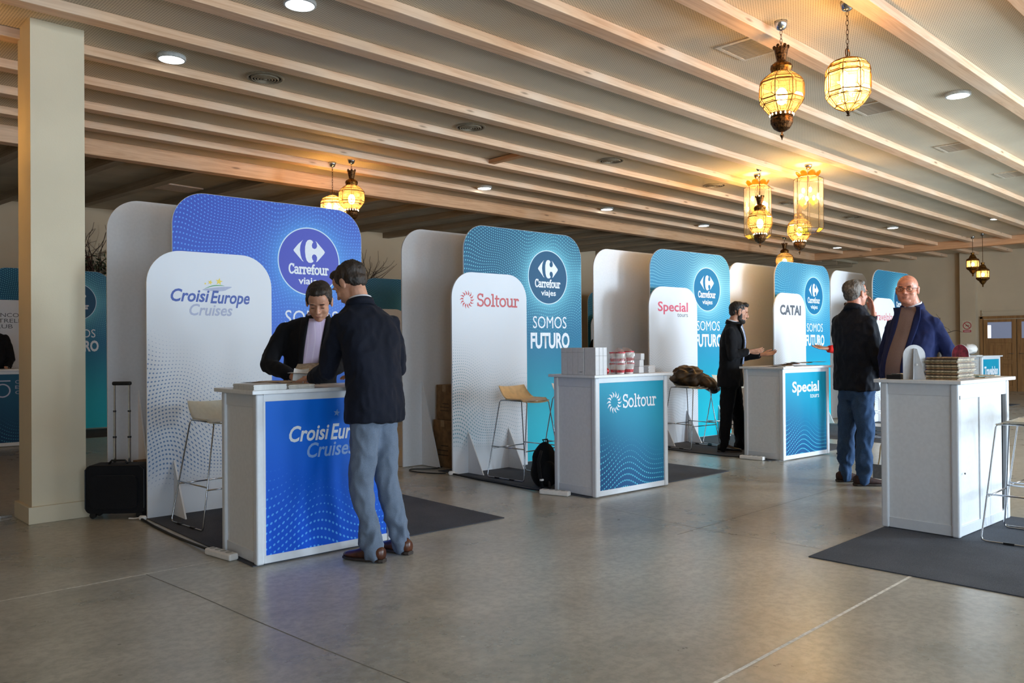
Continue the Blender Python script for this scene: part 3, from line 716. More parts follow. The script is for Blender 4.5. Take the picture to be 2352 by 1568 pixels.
# back row at the far wall
b1=panel('printed_panel',2.82,14.45,-.085,1.75,PH,.27,teal_print,'dark teal backdrop panel half hidden behind the column'); colour_text(b1)
b2=panel('logo_panel',2.50,14.10,-.085,.98,2.03,.26,logo_grey,'low white panel with thin grey capitals left of the column')
for s,z_ in (('BANCO',1.775),('ESTRELLA',1.69),('CLUB',1.605)): txt(b2,s,.285,z_,.060,{'BANCO':.37,'ESTRELLA':.49,'CLUB':.29}[s],tgrey,.0)
b3=panel('printed_panel',8.60,13.05,-.12,1.75,PH+.05,.27,teal_print,'dim teal backdrop panel seen between the blazer man and the second booth'); colour_text(b3)
b4=panel('logo_panel',8.42,12.80,-.12,.98,2.0,.26,logo_grey,'pale rounded panel top peeking over the blazer man shoulder')
b5=panel('printed_panel',14.30,12.36,-.12,1.75,PH,.27,teal_print2,'grey-blue panel edge glimpsed between the second and third booths')
b6=panel('logo_panel',14.17,12.15,-.12,.98,2.0,.26,logo_grey,'white panel sliver glimpsed between the second and third booths'); txt(b6,'n',.25,1.66,.1,.1,tgrey,.02)
# ---------------- carpets ----------------
def carpet(pts,label,ed=True):
    mb=MB(); n=len(pts); v=[(x,y,0) for x,y in pts]+[(x,y,.006) for x,y in pts]
    mb.add(v,[tuple(range(n,2*n)),tuple(reversed(range(n)))]+[(i,(i+1)%n,(i+1)%n+n,i+n) for i in range(n)])
    return tag(mb.build('carpet',carpetm),label,'carpet')
def crect(x,y,rz,w,d): 
    c,s=cos(rz),sin(rz); return [(x,y),(x+w*c,y+w*s),(x+w*c-d*s,y+w*s+d*c),(x-d*s,y+d*c)]
carpet(crect(2.20,4.49,-.034,1.955,2.1),'charcoal square carpet under the blue booth')
carpet(crect(5.19,4.50,-.035,2.09,2.1),'charcoal square carpet under the second booth')
carpet(crect(8.20,4.50,-.07,1.95,2.1),'charcoal square carpet under the third booth')
carpet(crect(10.7,4.1,-.02,2.0,2.1),'charcoal carpet under the fourth booth')
carpet(crect(13.3,3.9,-.02,2.0,2.1),'charcoal carpet under the last booth')
carpet(crect(4.662,.25,.0,2.1,2.055),'big charcoal carpet under the counter at the right')
carpet(crect(2.5,12.9,-.08,2.1,1.35),'dim charcoal carpet behind the column')
carpet(crect(17.2,5.0,-.05,2.1,2.0),'charcoal carpet under the far lettered counter')
# ---------------- bar stools ----------------
def stool_mesh(seatm,kind='wood'):
    t=empty('bar_stool')
    r=.0055; zt=.745
    for s,hx in ((-1,.27),(1,.27)):
        pts=[(s*.15,-.17,zt),(s*.155,-.185,zt-.02),(s*.265,-.245,.03),(s*.267,-.24,.0125),(s*.267,-.22,.0065),(s*.267,.22,.0065),(s*.267,.24,.0125),(s*.265,.245,.03),(s*.155,.185,zt-.02),(s*.15,.17,zt)]
        MB().tube(pts,r,8).build('wire_leg',chrome,t,smooth=True)
    MB().tube([(-.15,.17,zt),(.15,.17,zt)],r).tube([(-.15,-.17,zt),(.15,-.17,zt)],r).tube([(-.15,-.17,zt),(-.15,.17,zt)],r).tube([(.15,-.17,zt),(.15,.17,zt)],r).build('seat_frame',chrome,t,smooth=True)
    q=.228
    MB().tube([(-q,-.2245,.28),(q,-.2245,.28)],r).tube([(-q,.2245,.28),(q,.2245,.28)],r).tube([(-q,-.2245,.30),(-q,.2245,.30)],r).tube([(q,-.2245,.30),(q,.2245,.30)],r).build('footrest',chrome,t,smooth=True)
    for s in (-1,1):
        MB().box(s*.267-.009,s*.267+.009,-.12,-.06,.001,.014).build('glide',black,t); MB().box(s*.267-.009,s*.267+.009,.08,.14,.001,.014).build('glide',black,t)
    # seat shell curled up at the back (-x)
    n=14;mm=10; v=[];f=[]
    for side in (0,1):
        for i in range(n+1):
            a=i/n; x=-.20+.41*a
            up=.12*max(0,1-a/.32)**1.8
            dip=.02*sin(min(1,a*1.2)*pi)
            for j in range(mm+1):
                b=-1+2*j/mm; wdt=.20*(1-.10*(2*a-1)**2)*(1-.06*a)
                xx=x+(.03*(b*b) if a<.3 else -.03*(b*b)*(a)); z=zt+.012+up-dip*(1-b*b)+.012*b*b+(-.02 if a>.9 else 0)
                v.append((b*wdt,-xx,z-(.009 if side else 0)))
    N=(n+1)*(mm+1)
    for i in range(n):
        for j in range(mm):
            a=i*(mm+1)+j; f.append((a,a+mm+1,a+mm+2,a+1)); f.append((N+a,N+a+1,N+a+mm+2,N+a+mm+1))
    ed=[i*(mm+1) for i in range(n+1)]+[n*(mm+1)+j for j in range(1,mm+1)]+[i*(mm+1)+mm for i in range(n-1,-1,-1)]+[j for j in range(mm-1,0,-1)]
    for a,b in zip(ed,ed[1:]+ed[:1]): f.append((a,b,b+N,a+N))
    MB().add(v,f).build('seat_shell',seatm,t,smooth=True)
    return t
birch=simple('birch_veneer',(226,192,142),.45,nz=.05,scale=20); cream=simple('cream_shell',(206,202,186),.4,nz=.02); wsh=simple('white_shell',(226,222,216),.4,nz=.02)
st=stool_mesh(birch); tag(st,'wire bar stool with a pale birch seat before the red-lettered panel','bar stool'); place(st,(5.61,5.68,.006),.03)
def restool(src,x,y,rz,m_,label,z=.006):
    c=copy_tree(src); tag(c,label,'bar stool'); place(c,(x,y,z),rz)
    for q in c.children:
        if q.name.startswith('seat_shell') and m_: q.data=q.data.copy(); q.data.materials.clear(); q.data.materials.append(m_)
    return c
restool(st,2.62,5.83,.05,cream,'wire bar stool with a cream seat behind the blue counter')
restool(st,6.30,5.62,-.1,wsh,'wire bar stool with a white seat, mostly behind the teal sun-emblem counter')
restool(st,8.68,5.83,-.12,cream,'wire bar stool carrying the crumpled brown coat')
restool(st,9.28,5.60,-.3,cream,'wire bar stool behind the bearded man legs')
restool(st,6.05,1.455,pi+.02,cream,'nearest wire stool with a cream seat at the right edge')
restool(st,6.63,1.47,pi-.04,wsh,'second wire stool with a white seat at the right edge')
restool(st,9.35,5.0,1.2,cream,'wire bar stool half hidden behind the third counter') if 0 else None
restool(st,11.75,4.9,.4,simple('black_shell',(20,20,22),.5),'dark stool with wire legs beyond the third counter')
# ---------------- things on and around the counters ----------------
def onto(o,K,u,v,z,rz=0):
    a=K.rotation_euler.z; c,s=cos(a),sin(a); o.location=(K.location.x+u*c-v*s,K.location.y+u*s+v*c,z); o.rotation_euler=(0,0,a+rz); return o
TOP=1.0309
greyw=simple('matt_white_card',(214,214,216),.55,nz=.02)
# boxes on the teal sun-emblem counter
b0=None
for k in range(3):
    if b0 is None:
        b0=MB().box(0,.045,0,.13,0,.232).build('slim_box',greyw,bevel=.003); MB().box(.001,.044,-.0008,.0,.16,.163).build('lid_seam',simple('seam_grey',(150,150,152),.6),b0); o=b0
    else: o=copy_tree(b0)
    onto(o,K2,-.015+k*.0475,-.02,TOP); tag(o,'slim upright white box on the teal counter front, '+('leftmost','middle','rightmost')[k]+' of three','box','slim white boxes facing the aisle')
b1_=None
for k in range(4):
    if b1_ is None:
        b1_=MB().box(0,.135,0,.066,0,.230).build('white_carton',greyw,bevel=.003); MB().box(-.0008,0,.001,.065,.19,.192).build('lid_seam',MATS['seam_grey'],b1_); o=b1_
    else: o=copy_tree(b1_)
    onto(o,K2,-.018,.115+k*.0685,TOP,random.uniform(-.03,.03)); tag(o,'upright white carton along the teal counter side, '+('nearest','second','third','farthest')[k]+' of its row','box','white cartons along the counter side')
o=txt(b1_,'mbl',.02,.02,.012,.03,tgrey); o.rotation_euler=(0,0,-pi/2); o.location=(-.001,.066,0)
film=amberglass('crumpled_clear_film',(1,1,1),.16,.98); film.node_tree.nodes['Glossy BSDF'].inputs[1].default_value=.12
film.node_tree.nodes['Mix Shader.001'].inputs[0].default_value=.22
redc=simple('red_cup_print',(204,70,80),.4,nz=.25,scale=60); cupw=simple('white_cup',(228,224,220),.4,nz=.02)
def filmbag(r,seed,name='film_wrap'):
    g=MB().ell((0,0,0),r,nu=26,nv=18); 
    for i,p in enumerate(g.v):
        v=Vector(p); n=noise.noise(v*18+Vector((seed,0,0))); n2=noise.noise(v*45+Vector((0,seed,0)))
        v*=1+.14*n+.07*n2; g.v[i]=(v.x,v.y,max(v.z,-r[2]+.001))
    return g
for k,(u,v,w,nm) in enumerate(((.26,.20,.9,'left bundle, beside the slim boxes'),(.37,.08,1.05,'middle bundle'),(.50,.10,1.1,'right bundle, largest'))):
    t=onto(empty('wrapped_cup_bundle'),K2,u,v,TOP); tag(t,'film-wrapped bundle of red and white paper cups, '+nm,'bundle','wrapped cup bundles on the teal counter')
    for i,(dx,dy) in enumerate(((-.0,-.035),(-.0,.035)) if k!=1 else ((0,-.03),(0,.04))):
        for lv in range(2):
            z0=lv*.092*w
            MB().lathe([(.030*w,z0),(.042*w,z0+.085*w)],18,c=(dx,dy,0)).build('paper_cup',cupw,t,smooth=False)
            MB().lathe([(.0325*w,z0+.012),(.0365*w,z0+.035*w)],18,c=(dx,dy,0),cap=False).build('red_band',redc,t)
            MB().lathe([(.0425*w,z0+.078*w),(.0435*w,z0+.088*w)],18,c=(dx,dy,0)).build('red_rim',redc,t)
    g=filmbag((.052*w,.088*w,.105*w),k*3.1); g.v=[(a,b,c+.105*w) for a,b,c in g.v]; g.build('film_wrap',film,t,smooth=False)
g=filmbag((.10,.07,.095),9.); g.v=[(a,b,c+.095) for a,b,c in g.v]; o=onto(g.build('empty_film_bag',film,smooth=False),K2,.16,.34,TOP); tag(o,'crumpled empty clear film bag left of the wrapped cups','bag')
g=filmbag((.04,.04,.03),5.); g.v=[(a,b,c+.03) for a,b,c in g.v]; o=onto(g.build('red_foil_lump',simple('red_foil',(170,20,26),.3,.2,nz=.4)),K2,.165,.045,TOP); tag(o,'small crumpled red foil packet at the cartons foot','packet')
for k in range(3):
    o=onto(MB().box(-.032,.032,-.035,.035,0,.058).build('small_white_box',greyw,bevel=.004),K2,.665+(.012 if k==2 else 0),.10,TOP+k*.0585,.1*k); tag(o,'small glossy white box, %s of three stacked right of the cups'%('bottom','middle','top')[k],'box','stack of three small white boxes')
for k in range(5):
    o=onto(MB().box(-.045,.045,-.04,.04,0,.0125).build('card_pack',greyw,bevel=.002),K2,.80,.10,TOP+k*.013,.03*(-1)**k); tag(o,'thin white card pack at the teal counter end, %s from the bottom'%('first','second','third','fourth','fifth')[k],'pack','thin white card packs')
ORD='1st 2nd 3rd 4th 5th 6th 7th 8th 9th 10th 11th 12th 13th 14th 15th 16th 17th'.split()
# blue counter paper
for k in range(14):
    o=onto(MB().box(0,.205,0,.29,0,.0022).build('brochure',paper,bevel=0),K1,-.022+random.uniform(-.003,.003),-.018+random.uniform(-.003,.003),TOP+k*.0023,random.uniform(-.01,.01)); tag(o,'white brochure in the neat pile at the blue counter corner, %s from the bottom'%ORD[k],'brochure','pile of brochures at the blue counter corner')
for k in range(10):
    o=onto(MB().box(0,.17,0,.24,0,.0025).build('brochure',kraft if k%2 else paper),K1,.20+random.uniform(-.004,.004),-.01+random.uniform(-.004,.004),TOP+k*.0026,random.uniform(-.02,.02)); tag(o,'beige or white brochure in the pile beside the men hands, %s from the bottom'%ORD[k],'brochure','second pile on the blue counter')
def sheetmesh(w,d,curl,seed=0,t=.0012):
    n=8; v=[];f=[]
    for sgn in (0,1):
        for i in range(n+1):
            for j in range(n+1):
                x=i/n*w;y=j/n*d; z=curl*((x/w-.5)**2*2+noise.noise(Vector((x*6+seed,y*6,0)))*.6)+t*sgn; v.append((x,y,max(0,z)+t*sgn))
    N=(n+1)**2
    for i in range(n):
        for j in range(n):
            a=i*(n+1)+j; f.append((a,a+1,a+n+2,a+n+1)); f.append((N+a,N+a+n+1,N+a+n+2,N+a+1))
    return MB().add(v,f)
o=onto(sheetmesh(.20,.28,.012,1).build('loose_sheet',kraft),K1,.22,.18,TOP+.027,.5); tag(o,'loose beige sheet lying past the second pile on the blue counter','paper')
# open booklet held over the blue counter
t=empty('open_booklet',(2.80,4.945,1.105)); t.rotation_euler=(0,0,-.75); tag(t,'open white booklet held between the two men','booklet')
g=sheetmesh(.26,.17,.006,2); g.v=[(a-.10,b-.06,c) for a,b,c in g.v]; g.build('page_block',paper,t,smooth=True)
g=sheetmesh(.26,.15,.004,4); Q=Matrix.Translation((-.10,.105,.002))@Matrix.Rotation(.42,4,'X'); g.v=[tuple(Q@Vector(p)) for p in g.v]; g.build('cover',kraft,t,smooth=True)
g=sheetmesh(.10,.10,.03,6); Q=Matrix.Translation((-.07,-.03,-.06))@Matrix.Rotation(.9,4,'X'); g.v=[tuple(Q@Vector(p)) for p in g.v]; g.build('hanging_page',paper,t,smooth=True)
# third counter sheets
cols=[paper,kraft,simple('peach_paper',(222,178,150),.7),paper,simple('pinkish_paper',(214,170,160),.7),paper,kraft]
for k in range(9):
    o=onto(sheetmesh(.21,.15,.008,k).build('leaflet',cols[k%7]),K3,.10+.085*k,.10+.05*((k*5)%4),TOP+.0005+k*.0045,random.uniform(-.6,.5)); tag(o,'flat leaflet spread on the bearded man counter, %s from the left'%('first','second','third','fourth','fifth','sixth','seventh','eighth','ninth')[k],'leaflet','leaflets spread on the third counter')
o=onto(MB().box(0,.16,0,.10,0,.007).build('booklet',paper,bevel=.001),K3,.02,-.02,TOP); tag(o,'small white booklet at the near corner of the third counter','booklet')
# right counter
def archstand(K,u,v,rz,label,facem):
    t=onto(empty('arch_stand'),K,u,v,TOP,rz); tag(t,label,'display stand')
    w,h=.15,.235; pts=[(-w/2,0),(w/2,0)]+arc(0,h-w/2,w/2,0,pi,14); 
    MB().poly(pts,-.002,.002).build('arch_board',greyw,t)
    g=MB(); tri=tessellate_polygon([[Vector((p[0]*.97,p[1],0)) for p in pts]]); g.add([(p[0]*.97,.0026,p[1]*.985+.002) for p in pts],[tuple(t_) for t_ in tri]); g.build('printed_face',facem,t)
    for s in (-1,1):
        g=MB(); g.add([(0,-.003,h*.9),(0,-.003,0),(s*.042,-.075,0),(s*.010,-.02,h*.88)],[(0,1,2,3)]); g.add([(0,-.0015,h*.9),(0,-.0015,0),(s*.044,-.074,0),(s*.012,-.019,h*.88)],[(3,2,1,0)]); g.build('easel_flap',greyw,t)
    MB().ell((.005,-.03,.10),(.008,.008,.008),nu=8,nv=6).build('clip',cupw,t); return t
archstand(K4,.06,.30,-.75,'white arch-topped stand seen from its easel back on the right counter',paper)
archstand(K4,.60,.20,1.15,'arch-topped stand seen edge-on with a dark red print behind the magazine stack',simple('dark_red_print',(150,44,62),.4,nz=.3,scale=30))
mg=[simple('magazine_spine_%s'%n,c,.5,nz=.25,scale=50) for n,c in (('tan',(150,118,84)),('dark',(84,64,48)),('cream',(196,180,150)),('olive',(120,106,76)))]
for k in range(17):
    t=onto(empty('magazine'),K4,.09+random.uniform(-.006,.006),.035+random.uniform(-.006,.006),TOP+k*.0088,random.uniform(-.03,.03)); tag(t,'wrapped magazine in the tall stack on the right counter, %s from the bottom'%('1st 2nd 3rd 4th 5th 6th 7th 8th 9th 10th 11th 12th 13th 14th 15th 16th 17th'.split()[k]),'magazine','stack of wrapped magazines')
    MB().box(0,.28,0,.205,0,.0078).build('cover_block',mg[(k*7)%4],t,bevel=.001)
    MB().box(.006,.283,-.002,.10,.0015,.006).build('page_edges',mg[(k*3+1)%4],t)
    g=sheetmesh(.05,.20,.004,k); g.v=[(a+.275,b,c+.002) for a,b,c in g.v]; g.build('film_end',film,t)
for k,(u,v,r_) in enumerate(((.56,.03,.2),(.66,.10,-.3),(.72,.02,.1))):
    o=onto(MB().box(0,.15,0,.21,0,.004).build('leaflet',[mg[3],simple('teal_leaflet',(90,150,150),.4,nz=.3),mg[2]][k]),K4,u,v,TOP+k*.0042,r_); tag(o,'flat colourful leaflet at the right end of the right counter, %s'%('lowest','middle','topmost')[k],'leaflet','flat leaflets on the right counter')
g=MB().box(0,.13,0,.10,0,.03); o=onto(g.build('dark_box',black,bevel=.004),K4,-.01,.36,TOP); tag(o,'low dark box on the left end of the right counter beside the arch stand','box')
o=onto(sheetmesh(.09,.06,.012,9).build('crumpled_note',paper),K4,.0,.37,TOP+.031); tag(o,'crumpled note on the low dark box','paper')
# far lettered counter contents
g=filmbag((.18,.15,.10),2.); g.v=[(a,b,c+.10) for a,b,c in g.v]; o=onto(g.build('white_bag',cupw,smooth=True),K5,.18,.3,TOP+.03); tag(o,'crumpled white bag on the far lettered counter','bag')
for k in range(6):
    o=onto(MB().box(0,.3,0,.22,0,.012).build('brochure',[paper,simple('grey_cover',(120,118,122),.5)][k%2]),K5,.0+.12*(k%3),.1+.04*k,TOP+.0125*(k//3)+.0*k,.1*k); tag(o,'brochure in the messy pile on the far lettered counter, number %s from its left'%('one','two','three','four','five','six')[k],'brochure','messy pile on the far counter')
# floor things
def strip(x,y,rz,label):
    t=empty('power_strip',(x,y,.0),rz); tag(t,label,'power strip')
    MB().box(-.14,.14,-.032,.032,.001,.043).build('housing',cupw,t,bevel=.012,seg=3)
    for k in range(4): MB().lathe([(.019,.0435),(.019,.0445),(.016,.0445),(.015,.038)],16,c=(-.095+k*.058,0,0)).build('socket',simple('socket_shade',(170,168,160),.5),t)
strip(2.168,4.84,-1.44,'white power strip at the left foot of the blue counter')
strip(5.105,4.80,-1.05-.25,'white power strip at the left foot of the teal sun-emblem counter')
strip(8.20,4.70,-1.5,'white power strip at the left foot of the third counter')
def cable(pts,r,mat,label,n=7):
    q=[]
    P=[Vector(p) for p in pts]
    for i in range(len(P)-1):
        p0=P[max(i-1,0)];p1=P[i];p2=P[i+1];p3=P[min(i+2,len(P)-1)]
        for k in range(n):
            t=k/n; q.append(.5*((2*p1)+(-p0+p2)*t+(2*p0-5*p1+4*p2-p3)*t*t+(-p0+3*p1-3*p2+p3)*t**3))
    q.append(P[-1]); return tag(MB().tube(q,r,8).build('cable',mat,smooth=True),label,'cable')
cable([(5.66,6.95,.01),(5.35,6.72,.008),(5.12,6.86,.008),(5.04,6.72,.008),(5.10,6.48,.008),(5.17,6.36,.012)],.006,black,'thin black cable looping on the floor left of the red-lettered panel')
cable([(5.19,6.32,.016),(5.165,5.9,.010),(5.15,5.5,.010),(5.13,5.15,.010),(5.12,4.97,.02)],.009,black,'black cable along the left edge of the second carpet')
cable([(2.21,6.31,.015),(2.19,6.0,.010),(2.17,5.5,.010),(2.16,5.02,.02)],.009,black,'black cable along the left edge of the blue booth carpet')
cable([(8.30,6.2,.012),(8.22,5.6,.010),(8.19,5.0,.012),(8.20,4.86,.02)],.008,black,'black cable along the left edge of the third carpet')
t=empty('white_plug',(2.20,6.32,.022),-1.0); tag(t,'white plug end lying by the suitcase and the blue booth panel','plug'); MB().lathe([(.008,0),(.018,.012),(.018,.05),(.01,.06)],14,c=(0,0,0)).build('plug_body',cupw,t,smooth=True).rotation_euler=(0,pi/2,0); MB().tube([(-.09,0,-.008),(-.05,.01,-.010),(0,0,0)],.005).build('lead',cupw,t)
t=empty('white_plug',(5.155,6.30,.022),-.9); tag(t,'white plug end at the foot of the red-lettered panel','plug'); MB().lathe([(.008,0),(.022,.012),(.022,.06),(.01,.07)],14).build('plug_body',cupw,t,smooth=True).rotation_euler=(0,pi/2,.3); MB().lathe([(.006,0),(.006,.03)],8,c=(0,0,.07)).build('lead',cupw,t).rotation_euler=(0,pi/2,.3)
tag(MB().box(0,.16,0,.018,0,.02).build('floor_rail',chrome,bevel=.003),'shiny metal rail end on the floor left of the column','rail').location=(1.40,7.16,0)
# suitcase
t=empty('cabin_suitcase',(2.150,6.585,0),-.70); tag(t,'black soft cabin suitcase with its chrome handle pulled up, beside the column','suitcase')
sf=fabric('suitcase_nylon',(20,20,23),rough=.7)
def rbox(mb,x0,x1,y0,y1,z0,z1,r,n=5):
    pts=arc(x1-r,z0+r,r,-pi/2,0,n)+arc(x1-r,z1-r,r,0,pi/2,n)+arc(x0+r,z1-r,r,pi/2,pi,n)+arc(x0+r,z0+r,r,pi,1.5*pi,n); return mb.poly(pts,y0,y1)
rbox(MB(),-.22,.22,-.09,.085,.04,.405,.05).build('case_body',sf,t,bevel=.012,seg=3)
rbox(MB(),-.17,.17,-.118,-.09,.08,.33,.04).build('front_pocket',sf,t,bevel=.01)
MB().tube([(-.215,-.094,.08),(-.215,-.094,.37),(-.18,-.094,.402),(.18,-.094,.402),(.215,-.094,.37),(.215,-.094,.08)],.004).build('zip_piping',black,t)
for s in (-1,1):
    MB().tube([(s*.055,.05,.40),(s*.055,.05,.60)],.011,10).tube([(s*.055,.05,.60),(s*.055,.05,.80)],.009,10).tube([(s*.055,.05,.80),(s*.055,.05,1.0)],.0075,10).build('handle_tube',chrome,t)
    MB().lathe([(.014,0),(.014,.014)],12,c=(s*.055,.05,.595)).lathe([(.012,0),(.012,.012)],12,c=(s*.055,.05,.795)).build('handle_collar',black,t)
MB().box(-.072,.072,.034,.066,1.0,1.03).build('grip',black,t,bevel=.012,seg=3)
MB().tube([(-.07,-.02,.405),(-.05,-.02,.43),(.05,-.02,.43),(.07,-.02,.405)],.009).build('carry_handle',black,t,smooth=True)
for sx in (-.17,.17):
    for sy in (-.06,.05): MB().lathe([(.024,-.011),(.024,.011)],14).build('wheel',black,t).matrix_local=Matrix.Translation((sx,sy,.0245))@Matrix.Rotation(pi/2,4,'X')
# cardboard boxes
def carton(x,y,z,rz,w,d,h,label):
    o=MB().box(0,w,0,d,0,h).build('cardboard_box',cardboard,bevel=.004); place(o,(x,y,z),rz); tag(o,label,'cardboard box')
    MB().box(w*.5-.001,w*.5+.001,0,d,h-.001,h+.0008).build('flap_seam',simple('carton_dark_seam',(70,52,34),.9),o); MB().box(-.001,0,d*.5-.03,d*.5+.03,h-.07,h+.0).build('packing_tape',simple('brown_tape',(150,116,74),.35),o)
    MB().box(-.0008,0,d*.2,d*.75,h*.25,h*.27).box(-.0008,0,d*.2,d*.75,h*.35,h*.37).box(-.0008,0,d*.2,d*.6,h*.45,h*.47).build('carton_print',MATS['carton_dark_seam'],o); return o
carton(5.47,6.62,0,.03,.30,.30,.50,'lower left brown carton behind the red-lettered panel')
carton(5.79,6.62,0,-.02,.34,.32,.49,'lower right brown carton behind the red-lettered panel')
carton(5.49,6.64,.502,-.05,.36,.28,.37,'upper brown carton stacked behind the red-lettered panel')
carton(2.36,6.64,0,.02,.30,.26,.38,'reddish brown carton in the dark behind the suitcase')
# backpack
t=empty('backpack',(5.36,5.16,.006)); tag(t,'black backpack slumped on the carpet left of the teal sun-emblem counter','backpack')
g=MB().ell((0,0,0),(.15,.10,.21),nu=22,nv=16)
g.v=[tuple(Vector((a*(1-.25*(c/.21)),b*(1-.3*(c/.21)),max(c,-.19)+.19))+Vector((noise.noise(Vector((a,b,c))*9)*.02,noise.noise(Vector((b,c,a))*9)*.02,0))) for a,b,c in g.v]
g.build('bag_body',blackfab,t,smooth=True)
MB().ell((-.05,-.09,.13),(.09,.05,.11)).build('pocket',blackfab,t,smooth=True)
MB().tube([(-.10,-.05,.33),(-.17,-.08,.24),(-.19,-.12,.12),(-.20,-.16,.01),(-.14,-.19,.01),(-.09,-.13,.06)],[.014,.016,.016,.014,.012,.012],8).build('strap',blackfab,t,smooth=True)
MB().tube([(0,0,.385),(-.03,0,.42),(.03,0,.42),(.04,0,.385)],.008).build('grab_loop',black,t); MB().box(-.21,-.18,-.155,-.135,.085,.10).build('buckle',cupw,t)
# crumpled coat on the stool
coatm=simple('olive_brown_coat',(78,56,30),.5,nz=.5,scale=7,bmp=.25)
def crumple(r,seed,f=6.5,amp=.26,nu=64,nv=44,flat=-1):
    g=MB().ell((0,0,0),r,nu=nu,nv=nv); o=[]
    for p in g.v:
        v=Vector(p); q=Vector((v.x*f,v.y*f,v.z*f*1.6))+Vector((seed,seed*2,0)); n=noise.noise(q); rd=1-abs(noise.noise(q*1.5)); r3=1-abs(noise.noise(q*3.1+Vector((5,5,5)))); v=v*(1+amp*n+amp*1.3*(rd-.75)+amp*.28*(r3-.75)); v.z=max(v.z,flat*r[2]); o.append(tuple(v))
    g.v=o; return g
t=empty('folded_coat',(8.70,5.83,.775)); t.rotation_euler=(0,0,-.75); tag(t,'crumpled olive brown coat with dark lining lying over a bar stool','coat')
g=crumple((.21,.17,.13),3.); g.v=[(a-.03,b,c+.115) for a,b,c in g.v]; g.build('coat_body',coatm,t,smooth=True)
g=crumple((.17,.12,.085),8.); Q=Matrix.Translation((.19,0,.045))@Matrix.Rotation(.55,4,'Y'); g.v=[tuple(Q@Vector(p)) for p in g.v]; g.build('coat_sleeve',coatm,t,smooth=True)
g=crumple((.07,.07,.06),5.); g.v=[(a+.30,b,c-.05) for a,b,c in g.v]; g.build('coat_lining',simple('dark_lining',(24,18,14),.5),t,smooth=True)
g=crumple((.30,.17,.12),6.); g.v=[(a,b,c+.10) for a,b,c in g.v]; o=g.build('black_coat',blackfab,smooth=True); o.location=(11.8,4.9,.75); tag(o,'black coat heaped on the stool beyond the third counter','coat')
o=MB().box(-.18,.18,-.13,.13,0,.07).build('black_case',black,bevel=.02); o.location=(6.9,2.55,.0); o['label']='black bag lying on the floor behind the right counter'; o['category']='bag'
MB().tube([(-.08,-.12,.07),(-.05,-.12,.10),(.05,-.12,.10),(.08,-.12,.07)],.007).build('handle',black,o)
# twigs and foliage near the back wall
tw_=simple('dark_twig',(62,44,32),.8,nz=.2); lf=simple('dark_green_leaf',(46,58,34),.7,nz=.4,scale=12); lr=simple('dark_red_leaf',(110,36,34),.7,nz=.3,scale=12)
def twigs(x,y,z,n,L,seed,label,leaves=0,lean=(0,0)):
    rnd=random.Random(seed); t=empty('twig_arrangement',(x,y,0)); tag(t,label,'dried branches')
    MB().lathe([(.10,0),(.12,.02),(.05,z*.45),(.07,z*.8),(.10,z*.98),(.09,z*.985)],18).build('tall_vase',simple('dark_vase',(70,60,50),.5),t,smooth=True)
    for k in range(n):
        p=Vector((0,0,z*.95)); d=Vector((rnd.uniform(-.8,.8)+lean[0],rnd.uniform(-.4,.4)+lean[1],1)).normalized(); pts=[p.copy()]; 
        for i in range(9):
            d=(d+Vector((rnd.uniform(-.5,.5),rnd.uniform(-.3,.3),rnd.uniform(-.35,.3)))*.8).normalized(); p=p+d*L/9; pts.append(p.copy())
        MB().tube(pts,[.008*(1-i/10)+.002 for i in range(10)],5).build('twig',tw_,t)
        q=pts[4]; e=[q]; d2=Vector((rnd.uniform(-1,1),rnd.uniform(-.4,.4),rnd.uniform(-.2,1))).normalized()
        for i in range(5): d2=(d2+Vector((rnd.uniform(-.6,.6),0,rnd.uniform(-.5,.4)))).normalized(); q=q+d2*L/11; e.append(q.copy())
        MB().tube(e,.0028,5).build('twig',tw_,t)
    if leaves:
        g=MB(); g2=MB()
        for k in range(leaves):
            c=Vector((rnd.gauss(0,.22),rnd.gauss(0,.1),z+rnd.gauss(.10,.12))); a=Vector((rnd.uniform(-1,1),rnd.uniform(-1,1),rnd.uniform(-1,1))).normalized()*.045; b_=a.orthogonal().normalized()*.024; (g2 if (k%3==0 and c.x<0) else g).add([c-a,c-b_,c+a,c+b_],[(0,1,2,3)])
        for q,mm_,nm in ((g,lf,'foliage'),(g2,lr,'red_foliage')):
            o=q.build(nm,mm_,t); o['kind']='stuff'
    return t
twigs(4.35,14.56,2.55,16,1.0,3,'tangled dark branches with green and red leaves right of the column',160,(.1,0))
twigs(9.15,13.85,2.5,12,.95,11,'curly dark branches right of the blue backdrop panel',0,(.25,0))
twigs(13.75,8.3,2.45,5,.4,5,'small tangle of twigs beside the last plain panel')
twigs(17.2,5.75,1.5,5,.5,9,'small dry twigs sticking out behind the bald man shoulder',0,(-.2,-.5))
